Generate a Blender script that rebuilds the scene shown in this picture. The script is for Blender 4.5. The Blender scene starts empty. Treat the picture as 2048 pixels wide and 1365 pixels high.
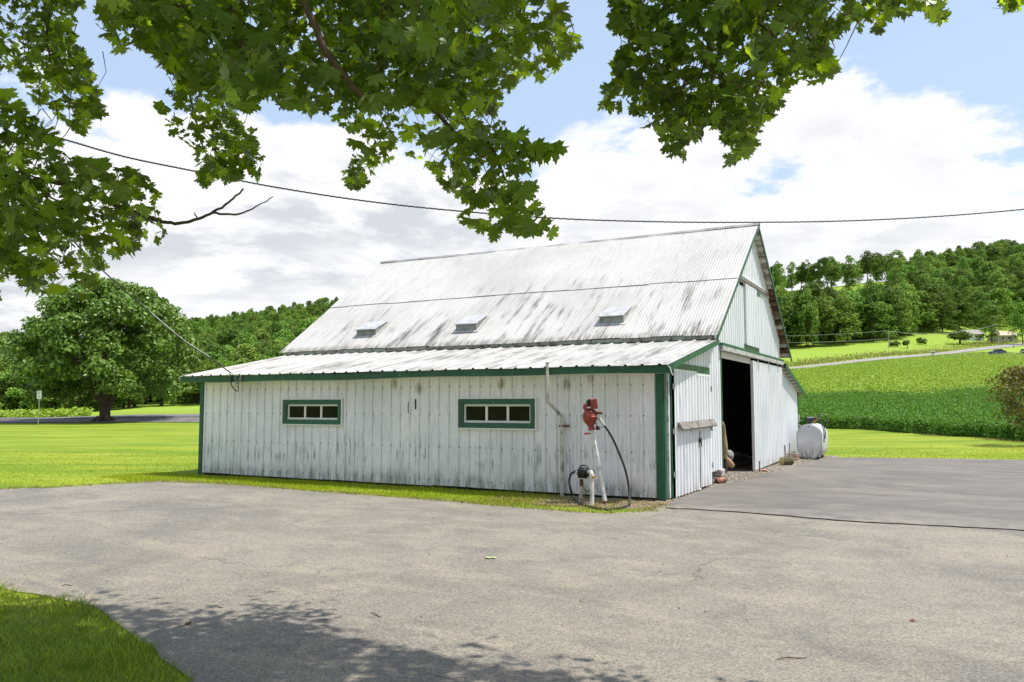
import bpy, bmesh, math, random
import numpy as np
from mathutils import Vector, Matrix
random.seed(7); rng = np.random.default_rng(7)
SC = bpy.context.scene
COL = SC.collection
R = math.radians

# ------------------------------------------------------------------ camera
CAM = Vector((4.181, -13.227, 1.6)); YAW, PITCH, FPX = 0.49, 0.079, 1619.7
cam = bpy.data.cameras.new('camera'); camo = bpy.data.objects.new('camera', cam); COL.objects.link(camo)
camo.location = CAM; camo.rotation_euler = (math.pi / 2 + PITCH, 0, YAW)
cam.sensor_width = 36; cam.lens = FPX / 2048 * 36; cam.clip_start = 0.05; cam.clip_end = 9000
SC.camera = camo
# ------------------------------------------------------------------ light
SUN = Vector((0.40, 0.13, 1.0)).normalized()          # direction towards the sun
SUN_EL = math.asin(SUN.z); SUN_AZ = math.atan2(SUN.x, SUN.y)
sl = bpy.data.lights.new('sun', 'SUN'); sl.energy = 3.6; sl.angle = R(0.53); sl.color = (1.0, 0.95, 0.86)
so = bpy.data.objects.new('sun', sl); COL.objects.link(so); so.rotation_euler = SUN.to_track_quat('Z', 'Y').to_euler(); so.location = (20, 40, 60)
SC.view_settings.view_transform = 'Standard'; SC.view_settings.look = 'None'
SC.view_settings.exposure = 0.75; SC.view_settings.gamma = 1.0; SC.view_settings.use_curve_mapping = False


class NT:
    """small helper for node trees"""
    def __init__(s, tree): s.t = tree; s.n = tree.nodes; s.l = tree.links
    def put(s, sock, v):
        if isinstance(v, bpy.types.NodeSocket): s.l.new(v, sock)
        elif v is not None:
            if hasattr(sock.default_value, '__len__') and not hasattr(v, '__len__'): v = (v,) * len(sock.default_value)
            if hasattr(v, '__len__') and len(v) == 3 and len(sock.default_value) == 4: v = (*v, 1)
            sock.default_value = v
    def math(s, op, a, b=None, c=None, clamp=False):
        n = s.n.new('ShaderNodeMath'); n.operation = op; n.use_clamp = clamp
        for i, v in enumerate((a, b, c)): s.put(n.inputs[i], v) if v is not None else None
        return n.outputs[0]
    def vmath(s, op, a, b=None, scale=None):
        n = s.n.new('ShaderNodeVectorMath'); n.operation = op; s.put(n.inputs[0], a)
        if b is not None: s.put(n.inputs[1], b)
        if scale is not None: s.put(n.inputs['Scale'], scale)
        return n.outputs['Value'] if op in ('LENGTH', 'DOT_PRODUCT', 'DISTANCE') else n.outputs[0]
    def noise(s, vec, scale=1.0, detail=4, rough=0.55, dist=0.0, out=0):
        n = s.n.new('ShaderNodeTexNoise'); s.put(n.inputs['Vector'], vec); n.inputs['Scale'].default_value = scale
        n.inputs['Detail'].default_value = detail; n.inputs['Roughness'].default_value = rough; n.inputs['Distortion'].default_value = dist
        return n.outputs[out]
    def voro(s, vec, scale=1.0, feature='F1', out='Distance'):
        n = s.n.new('ShaderNodeTexVoronoi'); n.feature = feature; s.put(n.inputs['Vector'], vec); n.inputs['Scale'].default_value = scale
        return n.outputs[out]
    def ss(s, v, a, b, lo=0.0, hi=1.0):
        n = s.n.new('ShaderNodeMapRange'); n.interpolation_type = 'SMOOTHSTEP'
        for i, x in enumerate((v, a, b, lo, hi)): s.put(n.inputs[i], x)
        return n.outputs[0]
    def mix(s, f, a, b, blend='MIX'):
        n = s.n.new('ShaderNodeMix'); n.data_type = 'RGBA'; n.blend_type = blend
        s.put(n.inputs[0], f); s.put(n.inputs[6], a); s.put(n.inputs[7], b); return n.outputs[2]
    def sep(s, v):
        n = s.n.new('ShaderNodeSeparateXYZ'); s.put(n.inputs[0], v); return n.outputs
    def comb(s, x, y, z):
        n = s.n.new('ShaderNodeCombineXYZ')
        for i, v in enumerate((x, y, z)): s.put(n.inputs[i], v)
        return n.outputs[0]
    def pos(s): return s.n.new('ShaderNodeNewGeometry').outputs['Position']
    def island(s): return s.n.new('ShaderNodeNewGeometry').outputs['Random Per Island']
    def orand(s): return s.n.new('ShaderNodeObjectInfo').outputs['Random']
    def bump(s, h, strength=0.4, dist=0.01):
        n = s.n.new('ShaderNodeBump'); s.put(n.inputs['Height'], h); n.inputs['Strength'].default_value = strength; n.inputs['Distance'].default_value = dist
        return n.outputs[0]


# ------------------------------------------------------------------ sky
w = bpy.data.worlds.new('World'); SC.world = w; w.use_nodes = True
nt = NT(w.node_tree); nt.n.clear()
out = nt.n.new('ShaderNodeOutputWorld'); bg = nt.n.new('ShaderNodeBackground'); nt.l.new(bg.outputs[0], out.inputs[0])
sky = nt.n.new('ShaderNodeTexSky'); sky.sky_type = 'NISHITA'; sky.sun_disc = False
sky.sun_elevation = SUN_EL; sky.sun_rotation = SUN_AZ; sky.altitude = 200; sky.air_density = 1.0; sky.dust_density = 1.5; sky.ozone_density = 1.0
SKY_STRENGTH = 0.14
bg.inputs['Strength'].default_value = SKY_STRENGTH
D = nt.n.new('ShaderNodeTexCoord').outputs['Generated']
dx, dy, dz = nt.sep(D)
zz = nt.math('ADD', nt.math('MAXIMUM', dz, 0.0), 0.16)
cp = nt.comb(nt.math('DIVIDE', dx, zz), nt.math('DIVIDE', dy, zz), 0.0)
CO = (5.2, 1.7, 0.4)
def fbm(off, sc=0.95, det=9): return nt.noise(nt.vmath('ADD', cp, off), sc, det, 0.60, 0.15)
n0 = fbm(CO); n1 = fbm((CO[0] - 0.04, CO[1] - 0.16, 0.4), det=8); bigc = nt.noise(nt.vmath('ADD', cp, (2.0, 9.1, 3.0)), 0.42, 3, 0.5)
cover = nt.math('ADD', nt.ss(dz, 0.22, 0.46, 0.34, 0.62), nt.math('MULTIPLY', nt.math('SUBTRACT', bigc, 0.5), -0.22))   # banks low down, open blue higher up
dens = nt.ss(n0, nt.math('SUBTRACT', cover, 0.022), nt.math('ADD', cover, 0.030))
thick = nt.ss(n0, nt.math('ADD', cover, 0.0), nt.math('ADD', cover, 0.16))
shade = nt.math('MULTIPLY', nt.ss(nt.math('SUBTRACT', n1, n0), -0.05, 0.075), thick)
skyc = nt.mix(0.62, sky.outputs[0], (2.7, 3.3, 4.2))      # thin summer veil over the blue
cloudc = nt.mix(shade, (4.5, 4.52, 4.55), (3.0, 3.13, 3.35))
nt.l.new(nt.mix(nt.math('MULTIPLY', dens, 0.97), skyc, cloudc), bg.inputs['Color'])

# ------------------------------------------------------------------ maths of the place
UR = Vector((math.cos(YAW), math.sin(YAW), 0)); VF = Vector((-math.sin(YAW), math.cos(YAW), 0))
_cp, _sp = math.cos(PITCH), math.sin(PITCH)
FWD = Vector((VF.x * _cp, VF.y * _cp, _sp)); UPV = UR.cross(FWD)
def W(u, v, z=0.0): return Vector((CAM.x, CAM.y, 0)) + UR * u + VF * v + Vector((0, 0, z))
def ray(x, y): return FWD + UR * ((x - 1024) / FPX) - UPV * ((y - 682.5) / FPX)
def pl(x, y, ax, val):
    d = ray(x, y); return CAM + d * ((val - CAM[ax]) / d[ax])
def gp(x, y, z=0.0): return pl(x, y, 2, z)
def at(x, y, v):
    d = ray(x, y); return CAM + d * (v / d.dot(VF))

PROF = [(-0.75, [(0, 0), (70, 0), (78, .25), (130, .0), (400, 4), (800, 16), (2100, 165), (4000, 160)]),
        (-0.60, [(0, 0), (70, 0), (78, .25), (130, .1), (400, 6), (800, 22), (2100, 160), (4000, 150)]),
        (-0.42, [(0, 0), (70, 0), (80, .55), (130, 1.3), (200, 5), (400, 24), (600, 46), (830, 76), (2100, 60), (4000, 40)]),
        (-0.21, [(0, 0), (70, 0), (80, .9), (130, 2.6), (400, 30), (750, 86), (2100, 60), (4000, 40)]),
        (0.10, [(0, 0), (50, 0), (80, 1.5), (130, 4), (300, 22), (600, 84), (2100, 60), (4000, 40)]),
        (0.32, [(0, 0), (44, 0), (80, 1.9), (120, 4.3), (200, 10.6), (290, 21.4), (520, 76), (800, 80), (2100, 40), (4000, 40)]),
        (0.48, [(0, 0), (39, 0), (80, 2.3), (120, 5.2), (200, 11.8), (300, 25.5), (520, 84), (800, 90), (2100, 40), (4000, 40)]),
        (0.63, [(0, 0), (35, 0), (80, 2.8), (120, 6), (200, 13.2), (260, 20.3), (330, 29.5), (520, 92), (800, 100), (2100, 40), (4000, 40)]),
        (0.90, [(0, 0), (32, 0), (80, 3), (120, 6.3), (200, 13.8), (260, 21), (330, 30), (520, 96), (800, 100), (2100, 40), (4000, 40)])]
_T = np.array([p[0] for p in PROF])
_VS = np.geomspace(8, 4000, 400)
_ZT = np.array([np.interp(_VS, [a for a, b in p[1]], [b for a, b in p[1]]) for p in PROF])
_k = np.exp(-np.linspace(-2, 2, 17) ** 2); _k /= _k.sum()
_ZT = np.array([np.convolve(np.pad(r, 8, mode='edge'), _k, mode='valid') for r in _ZT])
def hz(u, v):
    """height of the ground at u metres to the right of and v metres ahead of the camera"""
    u = np.asarray(u, float); v = np.asarray(v, float)
    rr = np.hypot(u, v); ang = np.arctan2(u, np.maximum(v, 1e-6)); ang = np.where(v <= 0, np.sign(u) * math.pi / 2, ang)
    t = np.clip(np.tan(np.clip(ang, -0.73, 0.73)), -0.75, 0.9)
    vv = np.where(np.abs(ang) > 0.73, rr * math.cos(0.73), np.maximum(v, 0))
    fi = np.interp(np.log(np.maximum(vv, 8)), np.log(_VS), np.arange(400)); i0 = np.clip(fi.astype(int), 0, 398); f = fi - i0
    ti = np.interp(t, _T, np.arange(len(_T))); j0 = np.clip(ti.astype(int), 0, len(_T) - 2); g = ti - j0; g = g * g * (3 - 2 * g)
    a = _ZT[j0, i0] * (1 - f) + _ZT[j0, i0 + 1] * f; b = _ZT[j0 + 1, i0] * (1 - f) + _ZT[j0 + 1, i0 + 1] * f
    z = a * (1 - g) + b * g
    back = np.clip((np.abs(np.where(v < 0, math.pi / 2, ang)) - 0.75) / 0.6, 0, 1)
    return z * (1 - back * 0.85)
def uv_of(p): 
    d = Vector((p[0] - CAM.x, p[1] - CAM.y, 0)); return d.dot(UR), d.dot(VF)
def gz(p): return float(hz(*uv_of(p)))
def hit(x, y, v0=8.0):
    """the ground point seen at a pixel of the photograph"""
    d = ray(x, y); d = d / d.dot(VF); v = v0
    while v < 3000:
        p = CAM + d * v
        if p.z <= gz(p): 
            for _ in range(12):
                v -= v * 0.0005
                p = CAM + d * v
                if p.z > gz(p): break
            return p
        v *= 1.005
    return CAM + d * 300

# ------------------------------------------------------------------ object helpers
def prop(o, label=None, cat=None, group=None, kind=None):
    if label: o['label'] = label
    if cat: o['category'] = cat
    if group: o['group'] = group
    if kind: o['kind'] = kind
    return o
def thing(name, loc, label, cat, group=None):
    o = bpy.data.objects.new(name, None); o.location = loc; o.empty_display_size = 0.1; COL.objects.link(o)
    return prop(o, label, cat, group)
def wloc(o):
    v = Vector((0, 0, 0))
    while o is not None: v += o.location; o = o.parent
    return v
class MB:
    """collects shapes in world space, then becomes ONE mesh object"""
    def __init__(s): s.v = []; s.f = []; s.sm = []
    def add(s, vs, fs, smooth=False):
        b = len(s.v); s.v += [tuple(v) for v in vs]; s.f += [tuple(b + i for i in f) for f in fs]; s.sm += [smooth] * len(fs); return s
    def box(s, a, b, bev=0.0, M=None):
        (x0, y0, z0), (x1, y1, z1) = a, b
        x0, x1 = min(x0, x1), max(x0, x1); y0, y1 = min(y0, y1), max(y0, y1); z0, z1 = min(z0, z1), max(z0, z1)
        if bev <= 0:
            vs = [Vector((x, y, z)) for z in (z0, z1) for y in (y0, y1) for x in (x0, x1)]
            fs = [(0, 2, 3, 1), (4, 5, 7, 6), (0, 1, 5, 4), (2, 6, 7, 3), (0, 4, 6, 2), (1, 3, 7, 5)]
        else:
            bm = bmesh.new(); bmesh.ops.create_cube(bm, size=1)
            for v in bm.verts: v.co = Vector(((x0 + x1) / 2 + v.co.x * (x1 - x0), (y0 + y1) / 2 + v.co.y * (y1 - y0), (z0 + z1) / 2 + v.co.z * (z1 - z0)))
            bmesh.ops.bevel(bm, geom=bm.edges[:], offset=bev, segments=1, affect='EDGES', profile=0.5)
            bm.verts.index_update(); vs = [v.co.copy() for v in bm.verts]; fs = [[v.index for v in f.verts] for f in bm.faces]; bm.free()
        if M is not None: vs = [M @ v for v in vs]
        return s.add(vs, fs)
    def prism(s, prof, axis, a, b):
        """closed profile of 2-d points pushed along an axis (0 x, 1 y, 2 z)"""
        n = len(prof); vs = []
        for t in (a, b):
            for p, q in prof: vs.append({0: (t, p, q), 1: (p, t, q), 2: (p, q, t)}[axis])
        fs = [tuple(range(n))[::-1], tuple(range(n, 2 * n))] + [(i, (i + 1) % n, n + (i + 1) % n, n + i) for i in range(n)]
        return s.add(vs, fs)
    def tube(s, pts, rad, n=8, cap=True):
        pts = [Vector(p) for p in pts]
        if not hasattr(rad, '__len__'): rad = [rad] * len(pts)
        vs = []; up = None
        for i, p in enumerate(pts):
            d = (pts[min(i + 1, len(pts) - 1)] - pts[max(i - 1, 0)]).normalized()
            if up is None: up = d.orthogonal().normalized()
            else: up = (up - d * up.dot(d)).normalized() if (up - d * up.dot(d)).length > 1e-4 else d.orthogonal().normalized()
            sd = d.cross(up)
            for k in range(n):
                a = 2 * math.pi * k / n; vs.append(p + (up * math.cos(a) + sd * math.sin(a)) * rad[i])
        fs = [(i * n + k, i * n + (k + 1) % n, (i + 1) * n + (k + 1) % n, (i + 1) * n + k) for i in range(len(pts) - 1) for k in range(n)]
        s.add(vs, fs, True)
        if cap: s.add(vs[:n], [tuple(range(n))[::-1]]); s.add(vs[-n:], [tuple(range(n))])
        return s
    def build(s, name, m, parent=None, **k):
        off = wloc(parent) if parent else Vector((0, 0, 0))
        me = bpy.data.meshes.new(name); me.from_pydata([(v[0] - off.x, v[1] - off.y, v[2] - off.z) for v in s.v], [], s.f)
        me.polygons.foreach_set('use_smooth', s.sm); me.update()
        if m is not None: me.materials.append(m)
        o = bpy.data.objects.new(name, me); COL.objects.link(o)
        if parent: o.parent = parent
        return prop(o, **k)
def quads_mesh(name, V, m, nper=4, smooth=False):
    """mesh from an (n, nper, 3) array of faces"""
    n = len(V); me = bpy.data.meshes.new(name)
    me.vertices.add(n * nper); me.vertices.foreach_set('co', np.ascontiguousarray(V, dtype=np.float32).ravel())
    me.loops.add(n * nper); me.loops.foreach_set('vertex_index', np.arange(n * nper, dtype=np.int32))
    me.polygons.add(n); me.polygons.foreach_set('loop_start', np.arange(0, n * nper, nper, dtype=np.int32))
    me.polygons.foreach_set('use_smooth', np.full(n, smooth)); me.update(calc_edges=True); me.materials.append(m); return me
def indexed_mesh(name, V, F, m, smooth=True):
    me = bpy.data.meshes.new(name); n = len(F); k = F.shape[1]
    me.vertices.add(len(V)); me.vertices.foreach_set('co', np.ascontiguousarray(V, dtype=np.float32).ravel())
    me.loops.add(n * k); me.loops.foreach_set('vertex_index', np.ascontiguousarray(F, dtype=np.int32).ravel())
    me.polygons.add(n); me.polygons.foreach_set('loop_start', np.arange(0, n * k, k, dtype=np.int32))
    me.polygons.foreach_set('use_smooth', np.full(n, smooth)); me.update(calc_edges=True); me.materials.append(m); return me
def put(name, me, parent=None, loc=(0, 0, 0), **k):
    o = bpy.data.objects.new(name, me); o.location = loc; COL.objects.link(o)
    if parent: o.parent = parent
    return prop(o, **k)
def resample(pts, n):
    """smooth curve through points (Catmull-Rom)"""
    P = [Vector(p) for p in pts]; P = [P[0] * 2 - P[1]] + P + [P[-1] * 2 - P[-2]]; o = []
    for i in range(1, len(P) - 2):
        for k in range(n):
            t = k / n; a, b, c, d = P[i - 1:i + 3]
            o.append(0.5 * ((2 * b) + (c - a) * t + (2 * a - 5 * b + 4 * c - d) * t * t + (3 * b - a - 3 * c + d) * t ** 3))
    return o + [P[-2]]

# ------------------------------------------------------------------ materials
def mat(name, fn, rough=0.6, metal=0.0, spec=0.5):
    m = bpy.data.materials.new(name); m.use_nodes = True; t = NT(m.node_tree); b = t.n['Principled BSDF']
    b.inputs['Roughness'].default_value = rough; b.inputs['Metallic'].default_value = metal; b.inputs['Specular IOR Level'].default_value = spec
    r = fn(t, b) if callable(fn) else fn
    if r is not None: t.put(b.inputs['Base Color'], r)
    return m
def scaled(t, v, s): return t.vmath('MULTIPLY', v, s)
def plain(name, c, rough=0.6, var=0.25, scale=6.0, metal=0.0, dirt=None):
    def f(t, b):
        n = t.noise(t.pos(), scale, 6, 0.65)
        c2 = dirt or tuple(x * (1 - var) for x in c)
        col = t.mix(t.ss(n, 0.42, 0.68), c, c2)
        t.put(b.inputs['Normal'], t.bump(t.noise(t.pos(), scale * 6, 3), 0.25, 0.004))
        return col
    return mat(name, f, rough, metal)

RUST_SPOTS = [(790, 768), (838, 777), (1003, 768), (1133, 768), (1181, 752)]
def m_front(t, b):
    P = t.pos(); x, y, z = t.sep(P)
    big = t.noise(P, 0.9, 5, 0.6)
    streak = t.noise(scaled(t, P, (16, 16, 1.1)), 1.0, 6, 0.7)
    fine = t.noise(scaled(t, P, (55, 55, 3.5)), 1.0, 4, 0.7)
    col = t.mix(t.ss(big, 0.35, 0.7), (0.83, 0.82, 0.86), (0.70, 0.715, 0.745))
    col = t.mix(t.math('MULTIPLY', t.ss(fine, 0.48, 0.72), 0.6), col, (0.33, 0.37, 0.37))
    band = t.math('MULTIPLY', t.ss(z, 0.28, 0.55), t.ss(z, 1.15, 0.72))
    patch = t.ss(t.noise(scaled(t, P, (1.1, 1.1, 1.4)), 1.0, 4, 0.6), 0.42, 0.60)
    st = t.math('MULTIPLY', t.math('MULTIPLY', t.ss(streak, 0.46, 0.66), band), patch)
    col = t.mix(t.math('MULTIPLY', st, 0.95), col, (0.14, 0.22, 0.21))
    spk = t.math('MULTIPLY', t.ss(t.noise(scaled(t, P, (40, 40, 22)), 1.0, 3, 0.8), 0.62, 0.70), t.math('MULTIPLY', st, 1.0))
    col = t.mix(spk, col, (0.05, 0.08, 0.08))
    lowm = t.math('MULTIPLY', t.ss(z, 0.46, 0.10), t.ss(t.noise(scaled(t, P, (5, 5, 1.5)), 1.0, 5, 0.7), 0.36, 0.62))
    col = t.mix(t.math('MULTIPLY', lowm, 0.85), col, (0.25, 0.285, 0.22))
    lowd = t.math('MULTIPLY', t.ss(z, 0.30, 0.02), t.ss(streak, 0.52, 0.64))
    col = t.mix(t.math('MULTIPLY', lowd, 0.9), col, (0.10, 0.11, 0.075))
    fr = t.math('FRACT', t.math('DIVIDE', t.math('ADD', x, 11.02), 0.2286)); ln = t.ss(t.math('ABSOLUTE', t.math('SUBTRACT', fr, 0.67)), 0.055, 0.015)
    col = t.mix(t.math('MULTIPLY', ln, t.ss(t.noise(scaled(t, P, (5, 5, 1.2)), 1.0, 4, 0.7), 0.32, 0.58, 0.10, 0.52)), col, (0.22, 0.235, 0.235))
    for px, py in RUST_SPOTS:
        p = pl(px, py, 1, 0.0)
        d = t.vmath('DISTANCE', t.comb(x, 0.0, t.math('MULTIPLY', z, 0.75)), (p.x, 0, p.z * 0.75))
        k = t.math('MULTIPLY', t.ss(d, 0.13, 0.02), t.ss(fine, 0.30, 0.62)); col = t.mix(t.math('MULTIPLY', k, 0.85), col, (0.16, 0.085, 0.035))
    t.put(b.inputs['Normal'], t.bump(t.noise(P, 4, 2), 0.12, 0.02))
    return col
M = {}
M['front'] = mat('painted_ribbed_steel', m_front, 0.5)
def m_gable(t, b):
    P = t.pos(); x, y, z = t.sep(P)
    n = t.noise(scaled(t, P, (9, 9, 0.9)), 1.0, 5, 0.65); big = t.noise(P, 0.8, 3)
    col = t.mix(t.ss(big, 0.4, 0.65), (0.74, 0.76, 0.80), (0.66, 0.69, 0.73))
    col = t.mix(t.math('MULTIPLY', t.ss(n, 0.52, 0.72), 0.5), col, (0.45, 0.48, 0.49))
    low = t.math('MULTIPLY', t.ss(z, 0.35, 0.0), t.ss(n, 0.40, 0.62)); col = t.mix(t.math('MULTIPLY', low, 0.6), col, (0.36, 0.33, 0.27))
    return col
M['gable'] = mat('white_corrugated_siding', m_gable, 0.42)
def m_roof(t, b):
    t.put(b.inputs['Normal'], t.bump(t.noise(t.pos(), 2.0, 3), 0.15, 0.03))
    P = t.pos(); x, y, z = t.sep(P)
    fine = t.noise(scaled(t, P, (22, 1.6, 1.6)), 1.0, 6, 0.7); med = t.noise(scaled(t, P, (5.0, 0.75, 0.75)), 1.0, 5, 0.6); big = t.noise(P, 0.55, 4, 0.6)
    col = t.mix(t.ss(big, 0.35, 0.7), (0.50, 0.485, 0.465), (0.42, 0.405, 0.385))
    col = t.mix(t.math('MULTIPLY', t.ss(fine, 0.50, 0.72), 0.55), col, (0.24, 0.22, 0.195))
    lowb = t.ss(z, 5.2, 3.6)
    st = t.math('MULTIPLY', t.math('MULTIPLY', t.ss(med, 0.47, 0.66), t.ss(fine, 0.30, 0.62)), t.math('ADD', t.math('MULTIPLY', lowb, 0.95), 0.09))
    st = t.math('MULTIPLY', st, t.ss(t.noise(P, 0.7, 2), 0.36, 0.56))
    col = t.mix(st, col, (0.080, 0.067, 0.053))
    rs = t.math('MULTIPLY', t.ss(t.noise(scaled(t, P, (30, 2.5, 2.5)), 1.0, 4, 0.7), 0.66, 0.74), 0.6); col = t.mix(rs, col, (0.30, 0.20, 0.12))
    edge = t.math('MULTIPLY', t.ss(z, 3.16, 3.03), t.ss(fine, 0.35, 0.6)); col = t.mix(t.math('MULTIPLY', edge, 0.8), col, (0.13, 0.12, 0.10))
    return col
M['roof'] = mat('old_white_roof_tin', m_roof, 0.55)
def m_lean(t, b):
    P = t.pos(); x, y, z = t.sep(P)
    sx = t.math('FRACT', t.math('DIVIDE', t.math('ADD', x, 20.0), 0.3))
    fine = t.noise(scaled(t, P, (14, 0.9, 0.9)), 1.0, 6, 0.7); med = t.noise(scaled(t, P, (4.2, 0.5, 0.5)), 1.0, 4, 0.6)
    col = t.mix(t.ss(fine, 0.4, 0.7), (0.44, 0.43, 0.41), (0.35, 0.34, 0.32))
    st = t.math('MULTIPLY', t.ss(med, 0.45, 0.57), t.ss(fine, 0.38, 0.60)); st = t.math('MULTIPLY', st, t.ss(t.noise(P, 0.8, 2), 0.36, 0.58))
    col = t.mix(t.math('MULTIPLY', st, 0.75), col, (0.11, 0.095, 0.074))
    # darker streaks beside the raised ribs
    gr = t.math('MULTIPLY', t.ss(t.math('ABSOLUTE', t.math('SUBTRACT', sx, 0.22)), 0.13, 0.03), t.ss(fine, 0.44, 0.62)); col = t.mix(t.math('MULTIPLY', gr, 0.70), col, (0.15, 0.135, 0.115))
    return col
M['lean'] = mat('white_ribbed_roofing', m_lean, 0.5)
def m_green(t, b):
    P = t.pos(); n = t.noise(P, 3.0, 6, 0.7); f = t.noise(scaled(t, P, (18, 18, 30)), 1.0, 4, 0.75)
    col = t.mix(t.ss(n, 0.35, 0.7), (0.004, 0.066, 0.030), (0.013, 0.105, 0.054))
    chip = t.math('MULTIPLY', t.ss(f, 0.655, 0.69), t.ss(t.noise(P, 0.8, 2), 0.48, 0.58))
    return t.mix(chip, col, (0.55, 0.57, 0.55))
M['green'] = mat('weathered_green_paint', m_green, 0.45)
def m_peel(c_paint, c_wood, amount):
    def f(t, b):
        P = t.pos(); n = t.noise(scaled(t, P, (9, 9, 9)), 1.0, 6, 0.75); r = t.orand()
        wood = t.mix(t.noise(scaled(t, P, (3, 30, 30)), 1.0, 5, 0.7), c_wood, tuple(x * 0.45 for x in c_wood))
        k = t.ss(n, t.math('ADD', amount, t.math('MULTIPLY', r, -0.25)), t.math('ADD', amount + 0.08, t.math('MULTIPLY', r, -0.25)))
        t.put(b.inputs['Normal'], t.bump(n, 0.3, 0.01))
        return t.mix(k, c_paint, wood)
    return f
M['peel'] = mat('peeling_white_boards', m_peel((0.60, 0.57, 0.52), (0.16, 0.10, 0.06), 0.70), 0.8)
M['peelbrown'] = mat('bare_brown_boards', m_peel((0.42, 0.34, 0.26), (0.22, 0.105, 0.045), 0.44), 0.85)
M['boardwhite'] = mat('limewashed_board', m_peel((0.55, 0.52, 0.47), (0.30, 0.24, 0.19), 0.60), 0.85)
M['boardbrown'] = mat('brown_board', m_peel((0.20, 0.105, 0.055), (0.11, 0.05, 0.024), 0.52), 0.9)
M['tracktimber'] = mat('grey_track_timber', m_peel((0.42, 0.45, 0.42), (0.20, 0.18, 0.15), 0.60), 0.8)
def m_wood(c, c2, sc=(4, 40, 40)):
    def f(t, b):
        P = t.pos(); n = t.noise(scaled(t, P, sc), 1.0, 6, 0.7, 0.5)
        t.put(b.inputs['Normal'], t.bump(n, 0.4, 0.006)); return t.mix(t.ss(n, 0.3, 0.72), c, c2)
    return f
M['greywood'] = mat('silvered_wood', m_wood((0.27, 0.245, 0.22), (0.12, 0.105, 0.09), (40, 3, 40)), 0.85)
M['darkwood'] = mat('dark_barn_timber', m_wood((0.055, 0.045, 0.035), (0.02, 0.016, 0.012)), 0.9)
M['oldfloor'] = mat('worn_floor_plank', m_wood((0.22, 0.19, 0.16), (0.09, 0.075, 0.06)), 0.9)
M['tanpost'] = mat('tan_post', m_wood((0.42, 0.28, 0.16), (0.22, 0.13, 0.07), (20, 20, 3)), 0.8)
M['white'] = plain('white_trim_paint', (0.74, 0.75, 0.75), 0.4, 0.12, 5)
M['sash'] = plain('white_sash_paint', (0.76, 0.75, 0.70), 0.45, 0.15, 14)
def m_pane(t, b):
    n = t.noise(t.pos(), 3.0, 4, 0.6); b.inputs['Roughness'].default_value = 0.04; b.inputs['Specular IOR Level'].default_value = 0.14
    t.put(b.inputs['Normal'], t.bump(t.noise(t.pos(), 1.2, 1), 0.03, 0.05))
    return t.mix(t.ss(n, 0.4, 0.7), (0.006, 0.007, 0.006), (0.014, 0.017, 0.015))
M['pane'] = mat('dusty_dark_glass', m_pane, 0.04)
M['galv'] = plain('galvanised_steel', (0.42, 0.43, 0.44), 0.42, 0.4, 9, 0.6)
M['greymetal'] = plain('grey_ridge_metal', (0.30, 0.30, 0.30), 0.6, 0.45, 4, 0.1)
M['pipe'] = plain('painted_vent_pipe', (0.52, 0.52, 0.48), 0.5, 0.55, 7, 0.0, (0.20, 0.17, 0.13))
M['whitepipe'] = plain('white_standpipe_paint', (0.70, 0.70, 0.70), 0.4, 0.4, 9, 0.0, (0.40, 0.38, 0.36))
M['rust'] = plain('rusty_iron', (0.16, 0.065, 0.03), 0.85, 0.6, 20)
M['postrust'] = plain('post_paint_with_rust', (0.55, 0.53, 0.50), 0.6, 0.5, 12, 0.0, (0.25, 0.10, 0.05))
M['red'] = plain('faded_red_pump_paint', (0.30, 0.045, 0.030), 0.5, 0.5, 22, 0.0, (0.14, 0.025, 0.02))
M['pink'] = plain('pink_lever_paint', (0.55, 0.06, 0.12), 0.5, 0.2, 10)
M['black'] = plain('black_rubber', (0.012, 0.013, 0.014), 0.45, 0.4, 8)
M['iron'] = plain('dark_iron', (0.035, 0.036, 0.04), 0.5, 0.4, 12, 0.4)
M['alu'] = plain('worn_aluminium', (0.55, 0.53, 0.48), 0.4, 0.3, 14, 0.5)
def m_tank(t, b):
    P = t.pos(); x, y, z = t.sep(P); n = t.noise(scaled(t, P, (12, 12, 2)), 1.0, 6, 0.7); big = t.noise(P, 2.2, 4)
    col = t.mix(t.ss(big, 0.35, 0.7), (0.62, 0.63, 0.64), (0.50, 0.51, 0.53))
    k = t.math('MULTIPLY', t.ss(z, 0.48, 0.12), t.ss(n, 0.40, 0.62)); col = t.mix(t.math('MULTIPLY', k, 0.85), col, (0.16, 0.165, 0.14))
    return col
M['tank'] = mat('silver_tank_paint', m_tank, 0.45, 0.15)
M['brass'] = plain('brass_fitting', (0.45, 0.22, 0.04), 0.5, 0.5, 20, 0.3)
M['stone'] = plain('fieldstone', (0.30, 0.24, 0.21), 0.9, 0.6, 9)
M['redstone'] = plain('reddish_stone', (0.32, 0.17, 0.12), 0.9, 0.5, 9)
M['block'] = plain('concrete_block', (0.40, 0.36, 0.33), 0.9, 0.35, 12)
M['brick'] = plain('pale_brick', (0.42, 0.31, 0.23), 0.9, 0.4, 12)
M['mossylog'] = plain('mossy_log_bark', (0.10, 0.095, 0.045), 0.95, 0.6, 14)
M['logend'] = plain('sawn_log_end', (0.38, 0.30, 0.09), 0.9, 0.45, 9)
M['sack'] = plain('pale_sack', (0.27, 0.26, 0.26), 0.8, 0.5, 7)
M['bale'] = plain('dark_dusty_bales', (0.11, 0.085, 0.10), 0.95, 0.5, 12)
M['wire'] = plain('cable_insulation', (0.03, 0.03, 0.034), 0.6, 0.3, 8)
M['wirelight'] = plain('bare_line_wire', (0.55, 0.55, 0.55), 0.5, 0.2, 8)
M['pole'] = plain('weathered_pole', (0.36, 0.33, 0.30), 0.9, 0.35, 5)

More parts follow.
